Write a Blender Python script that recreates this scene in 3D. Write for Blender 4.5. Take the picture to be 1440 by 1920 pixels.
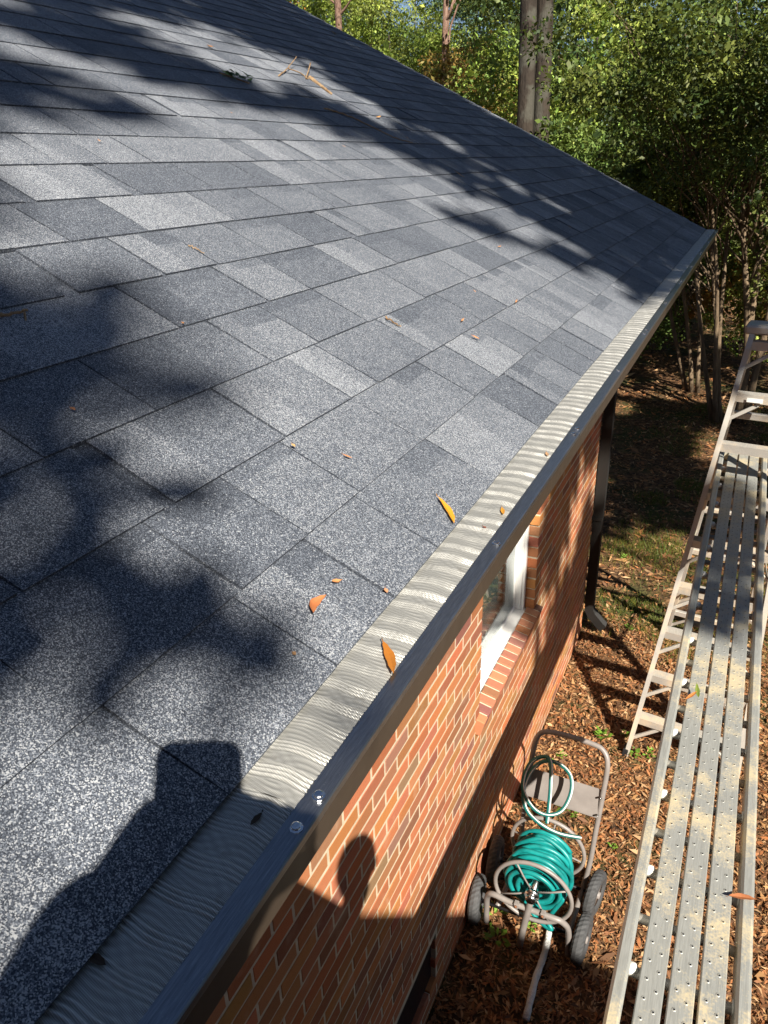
import bpy, math, random
import numpy as np
from mathutils import Vector, Matrix
for o in list(bpy.data.objects): bpy.data.objects.remove(o)
sc = bpy.context.scene
V3 = lambda *a: np.array(a, float)
# ------------------------------------------------------------------ camera
CAM_Z = 3.72
YAW, PITCH, ROLL, FPX = 0.448, 0.433, -0.030, 1408.3
fw = V3(-math.sin(YAW)*math.cos(PITCH), math.cos(YAW)*math.cos(PITCH), -math.sin(PITCH))
rt = V3(math.cos(YAW), math.sin(YAW), 0.0); up0 = np.cross(rt, fw)
RT = math.cos(ROLL)*rt + math.sin(ROLL)*up0; UP = -math.sin(ROLL)*rt + math.cos(ROLL)*up0
CAM = V3(0, 0, CAM_Z)
cd = bpy.data.cameras.new('camera'); cam = bpy.data.objects.new('camera', cd); sc.collection.objects.link(cam)
cd.sensor_fit = 'VERTICAL'; cd.sensor_height = 36.0; cd.lens = FPX/1920*36.0
cd.clip_start = 0.02; cd.clip_end = 2000
cam.matrix_world = Matrix(((RT[0], UP[0], -fw[0], 0), (RT[1], UP[1], -fw[1], 0), (RT[2], UP[2], -fw[2], CAM_Z), (0, 0, 0, 1)))
sc.camera = cam
def ray(x, y): return fw + (x-720)/FPX*RT - (y-960)/FPX*UP
def atX(x, y, X): d = ray(x, y); return CAM + d*X/d[0]
def atY(x, y, Y): d = ray(x, y); return CAM + d*Y/d[1]
def atZ(x, y, Z): d = ray(x, y); return CAM + d*(Z-CAM_Z)/d[2]
# ------------------------------------------------------------------ light
SD = ray(405, 1428); SD = SD/np.linalg.norm(SD)          # direction the sunlight travels
SUN_EL = math.asin(-SD[2]); SUN_AZ = math.atan2(-SD[0], -SD[1])
w = bpy.data.worlds.new('World'); sc.world = w; w.use_nodes = True
nt = w.node_tree; nt.nodes.clear()
sky = nt.nodes.new('ShaderNodeTexSky'); sky.sky_type = 'NISHITA'; sky.sun_disc = False
sky.sun_elevation = SUN_EL; sky.sun_rotation = SUN_AZ; sky.air_density = 0.65; sky.dust_density = 0.25
bg = nt.nodes.new('ShaderNodeBackground'); bg.inputs['Strength'].default_value = 0.05
wo = nt.nodes.new('ShaderNodeOutputWorld')
nt.links.new(sky.outputs[0], bg.inputs[0]); nt.links.new(bg.outputs[0], wo.inputs[0])
sl = bpy.data.lights.new('sun', 'SUN'); sl.energy = 5.0; sl.angle = math.radians(0.5); sl.color = (1.0, 0.93, 0.82)
so = bpy.data.objects.new('sun', sl); sc.collection.objects.link(so)
so.rotation_euler = Vector(SD).to_track_quat('-Z', 'Y').to_euler(); so.location = (8, -8, 16)
sc.view_settings.view_transform = 'Standard'; sc.view_settings.look = 'None'
sc.view_settings.exposure = 1.05; sc.view_settings.gamma = 1.0; sc.view_settings.use_curve_mapping = False
sc.cycles.max_bounces = 6; sc.cycles.transparent_max_bounces = 8
# ------------------------------------------------------------------ helpers
rng = np.random.default_rng(7); random.seed(7)
def tag(o, label=None, cat=None, group=None, kind=None):
    if label: o['label'] = label
    if cat: o['category'] = cat
    if group: o['group'] = group
    if kind: o['kind'] = kind
    return o
def empty(name, loc=(0, 0, 0), label=None, cat=None, group=None):
    o = bpy.data.objects.new(name, None); sc.collection.objects.link(o); o.location = loc
    o.empty_display_size = 0.1
    return tag(o, label, cat, group)
def link(o, parent=None):
    sc.collection.objects.link(o)
    if parent is not None:
        o.parent = parent
        o.matrix_parent_inverse = Matrix.Translation(-world_loc(parent))
    return o
def world_loc(o):
    return Vector(o.location) if o.parent is None or o.type == 'EMPTY' else Vector((0, 0, 0))
class MB:
    """collects verts/faces and links them as one mesh"""
    def __init__(s): s.v = []; s.f = []; s.c = []; s.n = 0; s.sm = []
    def add(s, v, f, col=None, smooth=False):
        v = np.asarray(v, float).reshape(-1, 3)
        s.v.append(v)
        for q in f: s.f.append([int(i)+s.n for i in q]); s.c.append(col if col is not None else (1, 1, 1)); s.sm.append(smooth)
        s.n += len(v); return s
    def box(s, c, size, R=None, col=None, taper=1.0, bev=0.0):
        hx, hy, hz = [a/2 for a in size]
        if bev > 0:
            b = min(bev, hx*.9, hy*.9, hz*.9); pts = []; 
            import itertools
            vs = []
            idx = {}
            for sx, sy, sz in itertools.product((-1, 1), repeat=3):
                for k in range(3):
                    p = [sx*hx, sy*hy, sz*hz]
                    for j in range(3):
                        if j != k: p[j] -= (sx, sy, sz)[j]*b
                    idx[(sx, sy, sz, k)] = len(vs); vs.append(p)
            fs = []
            for k in range(3):
                a, bb = [(1, 2), (2, 0), (0, 1)][k]
                for sg in (-1, 1):
                    q = []
                    for (u, w_) in ((-1, -1), (1, -1), (1, 1), (-1, 1)):
                        t = [0, 0, 0]; t[k] = sg; t[a] = u; t[bb] = w_; q.append(idx[(*t, k)])
                    fs.append(q if sg > 0 else q[::-1])
            for k in range(3):
                a, bb = [(1, 2), (2, 0), (0, 1)][k]
                for u in (-1, 1):
                    for w_ in (-1, 1):
                        t0 = [0, 0, 0]; t1 = [0, 0, 0]
                        t0[k] = -1; t1[k] = 1; t0[a] = t1[a] = u; t0[bb] = t1[bb] = w_
                        q = [idx[(*t0, a)], idx[(*t1, a)], idx[(*t1, bb)], idx[(*t0, bb)]]
                        fs.append(q if u*w_ < 0 else q[::-1])
            for sx, sy, sz in itertools.product((-1, 1), repeat=3):
                q = [idx[(sx, sy, sz, 0)], idx[(sx, sy, sz, 1)], idx[(sx, sy, sz, 2)]]
                fs.append(q if sx*sy*sz > 0 else q[::-1])
            v = np.array(vs)
        else:
            v = np.array([[x, y, z] for z in (-hz, hz) for y in (-hy, hy) for x in (-hx, hx)], float)
            fs = [(0, 2, 3, 1), (4, 5, 7, 6), (0, 1, 5, 4), (2, 6, 7, 3), (0, 4, 6, 2), (1, 3, 7, 5)]
        if R is not None: v = v @ np.asarray(R).T
        return s.add(v+np.asarray(c, float), fs, col)
    def beam(s, a, b, wd, th, upv=(0, 0, 1), col=None, bev=0.0):
        a = np.asarray(a, float); b = np.asarray(b, float); d = b-a; L = np.linalg.norm(d); d = d/L
        x = np.cross(d, upv); x /= np.linalg.norm(x); z = np.cross(x, d)
        return s.box((a+b)/2, (wd, L, th), np.array([x, d, z]).T, col, bev=bev)
    def tube(s, pts, r, n=8, col=None, cap=True, closed=False, smooth=True):
        P = np.asarray(pts, float); m = len(P); rr = np.full(m, r, float) if np.isscalar(r) else np.asarray(r, float)
        T = np.zeros_like(P)
        if closed: T = np.roll(P, -1, 0)-np.roll(P, 1, 0)
        else:
            T[1:-1] = P[2:]-P[:-2]; T[0] = P[1]-P[0]; T[-1] = P[-1]-P[-2]
        T /= (np.linalg.norm(T, axis=1, keepdims=True)+1e-9)
        u = np.cross(T[0], (0.13, 0.21, 1)); 
        if np.linalg.norm(u) < 1e-3: u = np.cross(T[0], (1, 0, 0))
        u /= np.linalg.norm(u); vs = []
        ang = np.arange(n)*2*math.pi/n
        for i in range(m):
            u = u-T[i]*np.dot(u, T[i]); u /= np.linalg.norm(u); v = np.cross(T[i], u)
            vs.append(P[i]+rr[i]*(np.cos(ang)[:, None]*u+np.sin(ang)[:, None]*v))
        fs = []
        for i in range(m if closed else m-1):
            j = (i+1) % m
            for k in range(n):
                fs.append((i*n+k, i*n+(k+1) % n, j*n+(k+1) % n, j*n+k))
        if cap and not closed:
            fs.append(tuple(range(n))[::-1]); fs.append(tuple((m-1)*n+k for k in range(n)))
        return s.add(np.concatenate(vs), fs, col, smooth)
    def prism(s, prof, a, b, col=None, smooth=False, closed=True):
        """profile of (x,z) points extruded from y=a to y=b"""
        n = len(prof); v = [[x, a, z] for x, z in prof]+[[x, b, z] for x, z in prof]
        fs = [(i, (i+1) % n, n+(i+1) % n, n+i) for i in range(n if closed else n-1)]
        if closed: fs += [tuple(range(n))[::-1], tuple(range(n, 2*n))]
        return s.add(v, fs, col, smooth)
    def build(s, name, mat, parent=None, color=False):
        me = bpy.data.meshes.new(name)
        v = np.concatenate(s.v) if s.v else np.zeros((0, 3))
        me.from_pydata(v.tolist(), [], s.f); me.update()
        if color:
            at = me.attributes.new('tone', 'FLOAT_COLOR', 'FACE')
            at.data.foreach_set('color', np.array([(*c[:3], 1.0) for c in s.c], dtype=np.float32).ravel())
        if any(s.sm): me.polygons.foreach_set('use_smooth', np.array(s.sm, dtype=bool))
        me.materials.append(mat)
        o = bpy.data.objects.new(name, me); link(o, parent); return o
def quads_obj(name, verts, mat, cols=None, parent=None, smooth=False):
    """verts: (N,4,3) array of separate quads, cols (N,3)"""
    N = len(verts); me = bpy.data.meshes.new(name)
    me.vertices.add(N*4); me.vertices.foreach_set('co', verts.astype(np.float32).ravel())
    me.loops.add(N*4); me.loops.foreach_set('vertex_index', np.arange(N*4, dtype=np.int32))
    me.polygons.add(N); me.polygons.foreach_set('loop_start', np.arange(0, N*4, 4, dtype=np.int32))
    me.update(calc_edges=True)
    if cols is not None:
        at = me.attributes.new('tone', 'FLOAT_COLOR', 'FACE')
        at.data.foreach_set('color', np.concatenate([cols, np.ones((N, 1))], 1).astype(np.float32).ravel())
    me.materials.append(mat)
    o = bpy.data.objects.new(name, me); link(o, parent); return o
# ------------------------------------------------------------------ materials
class NT:
    def __init__(s, name):
        s.m = bpy.data.materials.new(name); s.m.use_nodes = True; s.t = s.m.node_tree; s.t.nodes.clear()
        s.out = s.t.nodes.new('ShaderNodeOutputMaterial'); s.co = None
    def n(s, typ, ins=None, **kw):
        nd = s.t.nodes.new(typ)
        for k, v in kw.items(): setattr(nd, k, v)
        for k, v in (ins or {}).items():
            if isinstance(v, bpy.types.NodeSocket): s.t.links.new(v, nd.inputs[k])
            else: nd.inputs[k].default_value = v
        return nd
    def obj(s):
        if s.co is None: s.co = s.t.nodes.new('ShaderNodeTexCoord')
        return s.co.outputs['Object']
    def noise(s, scale, detail=3, rough=.5, vec=None): return s.n('ShaderNodeTexNoise', {'Scale': scale, 'Detail': detail, 'Roughness': rough, 'Vector': vec or s.obj()}).outputs['Fac']
    def ramp(s, fac, *stops):
        r = s.n('ShaderNodeValToRGB', {'Fac': fac}); e = r.color_ramp.elements
        while len(e) < len(stops): e.new(.5)
        for el, (p, c) in zip(e, stops): el.position = p; el.color = (*c, 1) if len(c) == 3 else c
        return r.outputs['Color']
    def mix(s, f, a, b, typ='MIX'):
        nd = s.n('ShaderNodeMix', data_type='RGBA', blend_type=typ)
        for k, v in ((0, f), (6, a), (7, b)):
            if isinstance(v, bpy.types.NodeSocket): s.t.links.new(v, nd.inputs[k])
            else: nd.inputs[k].default_value = v if k == 0 else (*v[:3], 1)
        return nd.outputs[2]
    def math(s, op, a, b=0.0):
        nd = s.n('ShaderNodeMath', operation=op)
        for k, v in ((0, a), (1, b)):
            if isinstance(v, bpy.types.NodeSocket): s.t.links.new(v, nd.inputs[k])
            else: nd.inputs[k].default_value = v
        return nd.outputs[0]
    def attr(s, name='tone'): return s.n('ShaderNodeAttribute', attribute_name=name).outputs['Color']
    def bump(s, h, strength=.3, dist=.01): return s.n('ShaderNodeBump', {'Height': h, 'Strength': strength, 'Distance': dist}).outputs['Normal']
    def pbr(s, col, rough=.6, metal=0., normal=None, **kw):
        ins = {'Base Color': col if isinstance(col, bpy.types.NodeSocket) else (*col, 1), 'Roughness': rough, 'Metallic': metal}
        if normal is not None: ins['Normal'] = normal
        ins.update(kw)
        p = s.n('ShaderNodeBsdfPrincipled', ins); s.t.links.new(p.outputs[0], s.out.inputs[0]); return s.m
def mat_plain(name, c, rough=.6, metal=0., var=.15, sc_=8., bumpy=.1, spec=.5):
    t = NT(name); f = t.noise(sc_, 5, .6); f2 = t.noise(sc_*9, 3)
    a = tuple(x*(1-var) for x in c); b = tuple(min(1, x*(1+var)) for x in c)
    col = t.ramp(f, (.3, a), (.7, b))
    r = t.math('ADD', t.math('MULTIPLY', f2, .2), rough-.1)
    return t.pbr(col, r, metal, t.bump(f2, bumpy, .002), **{'Specular IOR Level': spec})
def mat_shingle():
    t = NT('asphalt_shingle_granules'); co = t.obj()
    v1 = t.n('ShaderNodeTexVoronoi', {'Scale': 980., 'Vector': co}).outputs['Color']
    v2 = t.n('ShaderNodeTexVoronoi', {'Scale': 620., 'Vector': co}).outputs['Color']
    s1 = t.n('ShaderNodeSeparateColor', {'Color': v1}).outputs[0]; s2 = t.n('ShaderNodeSeparateColor', {'Color': v2}).outputs[1]
    tone = t.attr(); sep = t.n('ShaderNodeSeparateColor', {'Color': tone})
    dens = sep.outputs[1]                                   # share of pale granules
    m = t.noise(34, 3); m2 = t.noise(3.5, 3); s3 = t.n('ShaderNodeSeparateColor', {'Color': v1}).outputs[2]
    x = t.math('ADD', s1, t.math('MULTIPLY', t.math('SUBTRACT', dens, .5), .46))
    x = t.math('ADD', x, t.math('MULTIPLY', t.math('SUBTRACT', m, .5), .18))
    x = t.math('ADD', x, t.math('MULTIPLY', t.math('SUBTRACT', m2, .5), .22))
    x = t.math('ADD', x, t.math('MULTIPLY', t.math('GREATER_THAN', s2, .955), .5))
    col = t.ramp(x, (0., (.022, .027, .038)), (.38, (.055, .065, .085)), (.64, (.116, .133, .163)), (.84, (.225, .249, .288)), (1., (.43, .445, .465)))
    col = t.mix(t.math('MULTIPLY', s3, .08), col, (.10, .09, .085))
    h = t.math('ADD', s1, t.math('MULTIPLY', t.noise(900, 2), .5))
    return t.pbr(col, .82, 0, t.bump(h, .55, .0015), **{'Specular IOR Level': .35})
def mat_brick():
    t = NT('red_brick_faces'); c = t.attr(); n = t.noise(60, 5, .65); n2 = t.noise(9, 3); n3 = t.noise(260, 3)
    col = t.mix(t.math('MULTIPLY', n, .3), c, t.mix(.5, c, (.62, .36, .22)))
    col = t.mix(t.ramp(n3, (.62, (0, 0, 0)), (.72, (1, 1, 1))), col, t.mix(.55, col, (.09, .05, .04)))
    col = t.mix(t.ramp(n2, (.6, (0, 0, 0)), (.85, (.35, .35, .35))), col, (.6, .5, .38))
    return t.pbr(col, .88, 0, t.bump(t.math('ADD', n, n3), .5, .003), **{'Specular IOR Level': .25})
def mat_leaf(name, trans=.35, rough=.55):
    t = NT(name); c = t.attr()
    d = t.n('ShaderNodeBsdfPrincipled', {'Base Color': c, 'Roughness': rough, 'Specular IOR Level': .35})
    tr = t.n('ShaderNodeBsdfTranslucent', {'Color': t.mix(.5, c, (.5, .55, .05), 'MULTIPLY') if False else t.mix(.25, c, (.35, .4, .03))})
    mx = t.n('ShaderNodeMixShader', {0: trans}); t.t.links.new(d.outputs[0], mx.inputs[1]); t.t.links.new(tr.outputs[0], mx.inputs[2])
    t.t.links.new(mx.outputs[0], t.out.inputs[0]); return t.m
def mat_bark(name, a, b, sc_=14., lichen=None):
    t = NT(name); co = t.obj()
    mp = t.n('ShaderNodeMapping', {'Vector': co, 'Scale': (1, 1, .22)}).outputs[0]
    n = t.noise(sc_, 6, .7, mp); n2 = t.noise(3, 3); n3 = t.noise(sc_*4, 4, .6, mp)
    col = t.ramp(n, (.35, a), (.65, b))
    if lichen: col = t.mix(t.ramp(n2, (.48, (0, 0, 0)), (.58, (1, 1, 1))), col, lichen)
    return t.pbr(col, .9, 0, t.bump(t.math('ADD', n, n3), .9, .02), **{'Specular IOR Level': .2})
def mat_ground():
    t = NT('forest_floor_soil'); co = t.obj()
    v = t.n('ShaderNodeTexVoronoi', {'Scale': 26., 'Vector': co, 'Randomness': 1.}); vc = t.n('ShaderNodeSeparateColor', {'Color': v.outputs['Color']})
    leafc = t.ramp(vc.outputs[0], (0., (.05, .028, .014)), (.35, (.12, .06, .028)), (.7, (.21, .11, .05)), (1., (.30, .17, .08)))
    n = t.noise(1.1, 4, .6); n2 = t.noise(45, 4, .7)
    grass = t.ramp(n2, (.3, (.03, .04, .012)), (.7, (.09, .12, .03)))
    gm = t.ramp(n, (.50, (0, 0, 0)), (.62, (.8, .8, .8)))
    col = t.mix(gm, leafc, grass); col = t.mix(t.ramp(t.noise(7, 4), (.35, (.6, .6, .6)), (.6, (0, 0, 0))), col, (.045, .03, .02))
    return t.pbr(col, .95, 0, t.bump(t.math('ADD', v.outputs['Distance'], n2), .8, .03), **{'Specular IOR Level': .2})
def mat_mesh():
    t = NT('stainless_micromesh'); co = t.obj()
    mp = t.n('ShaderNodeMapping', {'Vector': co, 'Scale': (1, 1, 1), 'Rotation': (0, 0, .25)}).outputs[0]
    w1 = t.n('ShaderNodeTexWave', {'Scale': 250., 'Distortion': .5, 'Detail': 1., 'Vector': mp}, wave_type='BANDS', bands_direction='X').outputs['Fac']
    w2 = t.n('ShaderNodeTexWave', {'Scale': 250., 'Distortion': .5, 'Detail': 1., 'Vector': mp}, wave_type='BANDS', bands_direction='Y').outputs['Fac']
    wv = t.math('MULTIPLY', w1, w2)
    dirt = t.noise(35, 5, .7)
    col = t.mix(t.ramp(wv, (.15, (0, 0, 0)), (.5, (1, 1, 1))), (.5, .5, .48), (1., 1., 1.))
    glint = t.n('ShaderNodeSeparateColor', {'Color': t.attr('ridge')}).outputs[0]
    col = t.mix(1., t.mix(glint, (.44, .435, .41), (1., .99, .94)), col, 'MULTIPLY')  # ridges painted lighter, valleys darker: the glint lines are in the colour
    col = t.mix(t.ramp(dirt, (.62, (0, 0, 0)), (.8, (.6, .6, .6))), col, (.12, .09, .06))
    return t.pbr(col, .34, .35, t.bump(wv, .3, .001))
def mat_metal(name, c, rough=.35, scratch=.3, metal=1., dirt=None):
    t = NT(name); co = t.obj()
    mp = t.n('ShaderNodeMapping', {'Vector': co, 'Scale': (60, 3, 60)}).outputs[0]
    n = t.noise(6, 5, .6, mp); n2 = t.noise(5, 5, .65); n3 = t.noise(180, 3)
    col = t.ramp(n, (.3, tuple(x*.8 for x in c)), (.7, tuple(min(1, x*1.15) for x in c)))
    r = t.math('ADD', rough-.1, t.math('MULTIPLY', n2, scratch))
    if dirt:
        f = t.ramp(t.math('ADD', t.math('MULTIPLY', n2, .8), t.math('MULTIPLY', n3, .25)), (.50, (.05, .05, .05)), (.62, (.85, .85, .85)))
        col = t.mix(f, col, dirt)
        mt = t.math('MULTIPLY', t.math('SUBTRACT', 1., t.n('ShaderNodeSeparateColor', {'Color': f}).outputs[0]), metal)
        return t.pbr(col, r, mt, t.bump(n, .08, .001))
    return t.pbr(col, r, metal, t.bump(n, .1, .001))
def mat_lip():
    t = NT('scuffed_galvanised_trim'); co = t.obj()
    mp = t.n('ShaderNodeMapping', {'Vector': co, 'Scale': (160, 7, 160)}).outputs[0]
    n = t.noise(5, 6, .75, mp); n2 = t.noise(5, 4); n3 = t.noise(420, 2)
    col = t.ramp(n, (.3, (.20, .21, .23)), (.6, (.34, .355, .38)), (.70, (.46, .47, .49)), (.76, (.7, .7, .7)))
    col = t.mix(t.ramp(n3, (.70, (0, 0, 0)), (.74, (.7, .7, .7))), col, (.5, .5, .48))
    return t.pbr(col, t.math('ADD', .20, t.math('MULTIPLY', n2, .25)), .95, t.bump(n, .15, .0006))
M = dict(
    shingle=mat_shingle(), brick=mat_brick(), ground=mat_ground(), mesh=mat_mesh(),
    mortar=mat_plain('pale_mortar', (.58, .50, .36), .95, 0, .15, 30, .5, .2),
    leaf=mat_leaf('green_leaf', .26), litter=mat_leaf('dry_leaf', .12, .7), needle=mat_leaf('pine_needle', .2), thick_leaf=mat_leaf('oak_leaf', .08, .6),
    bark_grey=mat_bark('lichen_grey_bark', (.028, .022, .018), (.06, .047, .036), 7, (.08, .075, .06)),
    bark_dark=mat_bark('dark_furrowed_bark', (.035, .028, .022), (.12, .09, .07)),
    bark_pine=mat_bark('reddish_pine_bark', (.16, .09, .065), (.38, .25, .19), 20),
    bark_myrtle=mat_bark('smooth_tan_bark', (.10, .07, .045), (.26, .19, .12), 9),
    bronze=mat_plain('dark_bronze_paint', (.052, .038, .027), .42, 0, .1, 5, .03),
    shaded_bronze=mat_plain('shaded_bronze_paint', (.010, .009, .008), .7, 0, .1, 5, .03),  # the bronze again, its colour darkened for the shade on the downspout
    black_trim=mat_plain('black_painted_metal', (.012, .012, .014), .4, 0, .1, 5, .03),
    lip=mat_lip(),
    screw=mat_metal('zinc_screw', (.8, .8, .8), .25, .1),
    alu=mat_metal('weathered_aluminium', (.37, .38, .36), .5, .25, .4, (.54, .45, .28)),
    alu_dust=mat_metal('dusty_aluminium', (.50, .48, .44), .5, .2, .45, (.52, .42, .30)),
    white=mat_plain('white_vinyl', (.80, .79, .76), .35, 0, .04, 6, .02),
    cap=mat_plain('white_plastic_cap', (.82, .80, .74), .5),
    grey_paint=mat_plain('warm_grey_enamel', (.23, .205, .19), .42, 0, .12, 14, .05),
    rubber=mat_plain('weathered_rubber', (.055, .056, .058), .75, 0, .25, 30, .2),
    teal=mat_plain('teal_hose_vinyl', (.006, .215, .205), .38, 0, .3, 14, .04),
    teal_dark=mat_plain('dark_teal_hose_vinyl', (.012, .13, .12), .35, 0, .12, 14, .04),
    stripe=mat_plain('white_hose_stripe', (.75, .75, .70), .4),
    wood=mat_bark('dry_pale_wood', (.30, .18, .09), (.55, .38, .22), 30),
    peeling=mat_bark('peeling_white_paint', (.55, .55, .52), (.80, .80, .78), 8),
    gable=mat_plain('gable_siding', (.45, .42, .36), .8),
    blind=mat_plain('window_blind', (.42, .44, .42), .8),
    skin=mat_plain('skin', (.42, .25, .17), .55, 0, .08), cloth=mat_plain('blue_cotton', (.06, .09, .16), .9), denim=mat_plain('denim', (.05, .06, .09), .9),
    hair=mat_plain('brown_hair', (.05, .03, .02), .7), glassblack=mat_plain('phone_glass', (.02, .02, .02), .15),
    rock=mat_plain('grey_stone', (.13, .14, .14), .9, 0, .4, 9, .8))
def mat_glass():
    t = NT('window_glass')
    g = t.n('ShaderNodeBsdfGlossy', {'Color': (.9, .93, .95, 1), 'Roughness': .015})
    tr = t.n('ShaderNodeBsdfTransparent', {'Color': (.75, .8, .8, 1)})
    mx = t.n('ShaderNodeMixShader', {0: .42}); t.t.links.new(tr.outputs[0], mx.inputs[1]); t.t.links.new(g.outputs[0], mx.inputs[2])
    t.t.links.new(mx.outputs[0], t.out.inputs[0]); return t.m
M['glass'] = mat_glass()
# ------------------------------------------------------------------ ground
g = MB(); g.add([[-300, -300, 0], [300, -300, 0], [300, 300, 0], [-300, 300, 0]], [(0, 1, 2, 3)])
tag(g.build('ground', M['ground']), kind='structure')
# ------------------------------------------------------------------ house frame constants (relative to the camera, z = camera height + value)
RA = 0.4676; DU = V3(-math.cos(RA), 0, math.sin(RA)); NN = V3(math.sin(RA), 0, math.cos(RA)); H0 = 0.603
BASE = CAM - NN*H0
def roof(s, y, h=0.0): return BASE + DU*s + NN*h + V3(0, y, 0)
def roof_hit(x, y):
    d = ray(x, y); return CAM - d*H0/float(d@NN)
Y0, Y1 = -1.50, 6.28
S_RIDGE = 5.5; WX = -0.85; ZS = CAM_Z
house = empty('brick_house', (0, 0, 0), 'single storey red brick house with dark grey shingle roof', 'house')
# ---- shingles (one roof surface: overlapping laminated shingle courses)
def shingles(y0, y1, smax, seed=3):
    r = np.random.default_rng(seed); mb = MB(); E_ = .143; k = 0; s = .083
    while s < smax:
        s1 = s + (.1395 if k == 0 else E_); lapp = .03
        yy = y0; base_t = (.6, .36, 0)
        # lower (base) layer, in long pieces
        yb = y0 - r.uniform(0, .9)
        while yb < y1:
            ye = yb+.985; a = max(yb, y0); b = min(ye, y1)
            if b > a:
                d = r.uniform(.16, .34); hh = .0052+r.uniform(-.0006, .0012)
                segs = np.arange(a, b, .16).tolist()+[b]
                for q in range(len(segs)-1):
                    u, v = segs[q], segs[q+1]
                    if v-u < 1e-4: continue
                    dd = np.clip(d+r.uniform(-.07, .07), .05, .6)
                    P = [roof(s, u, 0), roof(s, v, 0), roof(s, u, hh), roof(s, v, hh), roof(s1+lapp, u, .0012), roof(s1+lapp, v, .0012)]
                    mb.add(P, [(0, 1, 3, 2), (2, 3, 5, 4)], (.5, dd, 0))
            yb = ye
        # upper (tab) layer
        y = y0 - r.uniform(0, .3)
        while y < y1:
            wd = r.choice([.10, .15, .20, .25, .30], p=[.12, .22, .30, .24, .12])*r.uniform(.93, 1.07)
            gp = r.choice([.003, .006, .03], p=[.6, .34, .06])*r.uniform(.8, 1.2)
            a, b = max(y, y0), min(y+wd, y1)
            if b-a > .012:
                lift = .0052+.0030+r.uniform(0, .0014); sj = r.uniform(-.0012, .0012)
                d0 = float(np.clip(r.normal(.52, .12), .25, .85)); d1 = d0*r.choice([1, .45, .62], p=[.34, .30, .36])
                f = r.uniform(.2, .46); split = a+(b-a)*r.uniform(.3, .65) if r.random() < .75 else a; dl = float(np.clip(d0+r.choice([0, .22, -.14], p=[.45, .35, .20]), .2, .9)); topdark = r.random() < .6
                sm = s+(s1-s)*(1-f*.8); tl = .0012+.0030
                def hh(q): t_ = (q-s)/(s1+lapp-s); return lift+(tl-lift)*t_ + .0012*math.sin(math.pi*min(1, max(0, t_)))
                skew = r.uniform(-.0035, .0035); cv = r.uniform(-.001, .006)
                def Y(q, e):    # side edges wander a little, the far edge flaring at the butt
                    t_ = (q-s)/(s1-s); return e + skew*(t_-.5) + cv*(1-t_)**2
                ss = [s+sj, s+(s1-s)*.22, sm, s1+lapp]
                ys = [a, split, b] if split > a+.01 and b-split > .01 else [a, b]
                n = len(ys)
                vs = [roof(q, Y(q, e), hh(q)) for q in ss for e in ys]
                vs += [roof(ss[0], Y(ss[0], e), .0) for e in ys]
                fs = []; cs = []
                for i in range(3):
                    for j in range(n-1):
                        fs.append((i*n+j, i*n+j+1, (i+1)*n+j+1, (i+1)*n+j))
                        cs.append((.5, (d1 if (i == 2 and j == n-2 and topdark) else (dl if (j == 0 and n == 3) else d0)), 0))
                m4 = 4*n
                for j in range(n-1): fs.append((m4+j, m4+j+1, j+1, j)); cs.append((.5, .05, 0))
                # sides
                sd = [roof(q, Y(q, ys[0]), hh(q)-.0045) for q in ss]+[roof(q, Y(q, ys[-1]), hh(q)-.0045) for q in ss]
                o = len(vs); vs += sd
                for i in range(3):
                    fs.append((i*n, (i+1)*n, o+i+1, o+i)); cs.append((.5, .05, 0))
                    fs.append((i*n+n-1, o+4+i, o+5+i, (i+1)*n+n-1)); cs.append((.5, .05, 0))
                base = mb.n; mb.v.append(np.array(vs)); mb.n += len(vs)
                for q, c in zip(fs, cs): mb.f.append([base+i for i in q]); mb.c.append(c); mb.sm.append(False)
            y += wd+gp
        s = s1; k += 1
    return mb
sh = shingles(Y0, Y1, S_RIDGE)
ridge = roof(S_RIDGE+.12, 0)
# deck underneath, ridge and back slope
rx, rz = ridge[0], ridge[2]
r0 = roof(.09, 0, -.004); r1 = roof(S_RIDGE+.12, 0, -.004)
sh.add([[r0[0], Y0, r0[2]], [r0[0], Y1, r0[2]], [r1[0], Y1, r1[2]], [r1[0], Y0, r1[2]]], [(0, 1, 2, 3)], (.5, .2, 0))
sh.add([[rx, Y0, rz+.004], [rx, Y1, rz+.004], [2*rx-r0[0], Y1, r0[2]], [2*rx-r0[0], Y0, r0[2]]], [(0, 1, 2, 3)], (.5, .3, 0))
roof_o = sh.build('roof', M['shingle'], house, color=True)
mb = MB()
for q in np.arange(Y0, Y1, .14):
    mb.box((rx, q+.07, rz+.012), (.26, .17, .01), None, (.5, random.uniform(.2, .45), 0))
mb.build('ridge_cap', M['shingle'], roof_o, color=True)
# rake board and drip edge along the gable
mb = MB(); a = roof(.09, Y1-.014, -.035); b = roof(S_RIDGE+.1, Y1-.014, -.035)
a2 = roof(.09, Y1-.02, -.09); mb.beam(roof(.09, Y1-.03, -.085), roof(S_RIDGE, Y1-.03, -.085), .025, .16, upv=NN)
mb.build('rake_board', M['bronze'], house)
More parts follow.
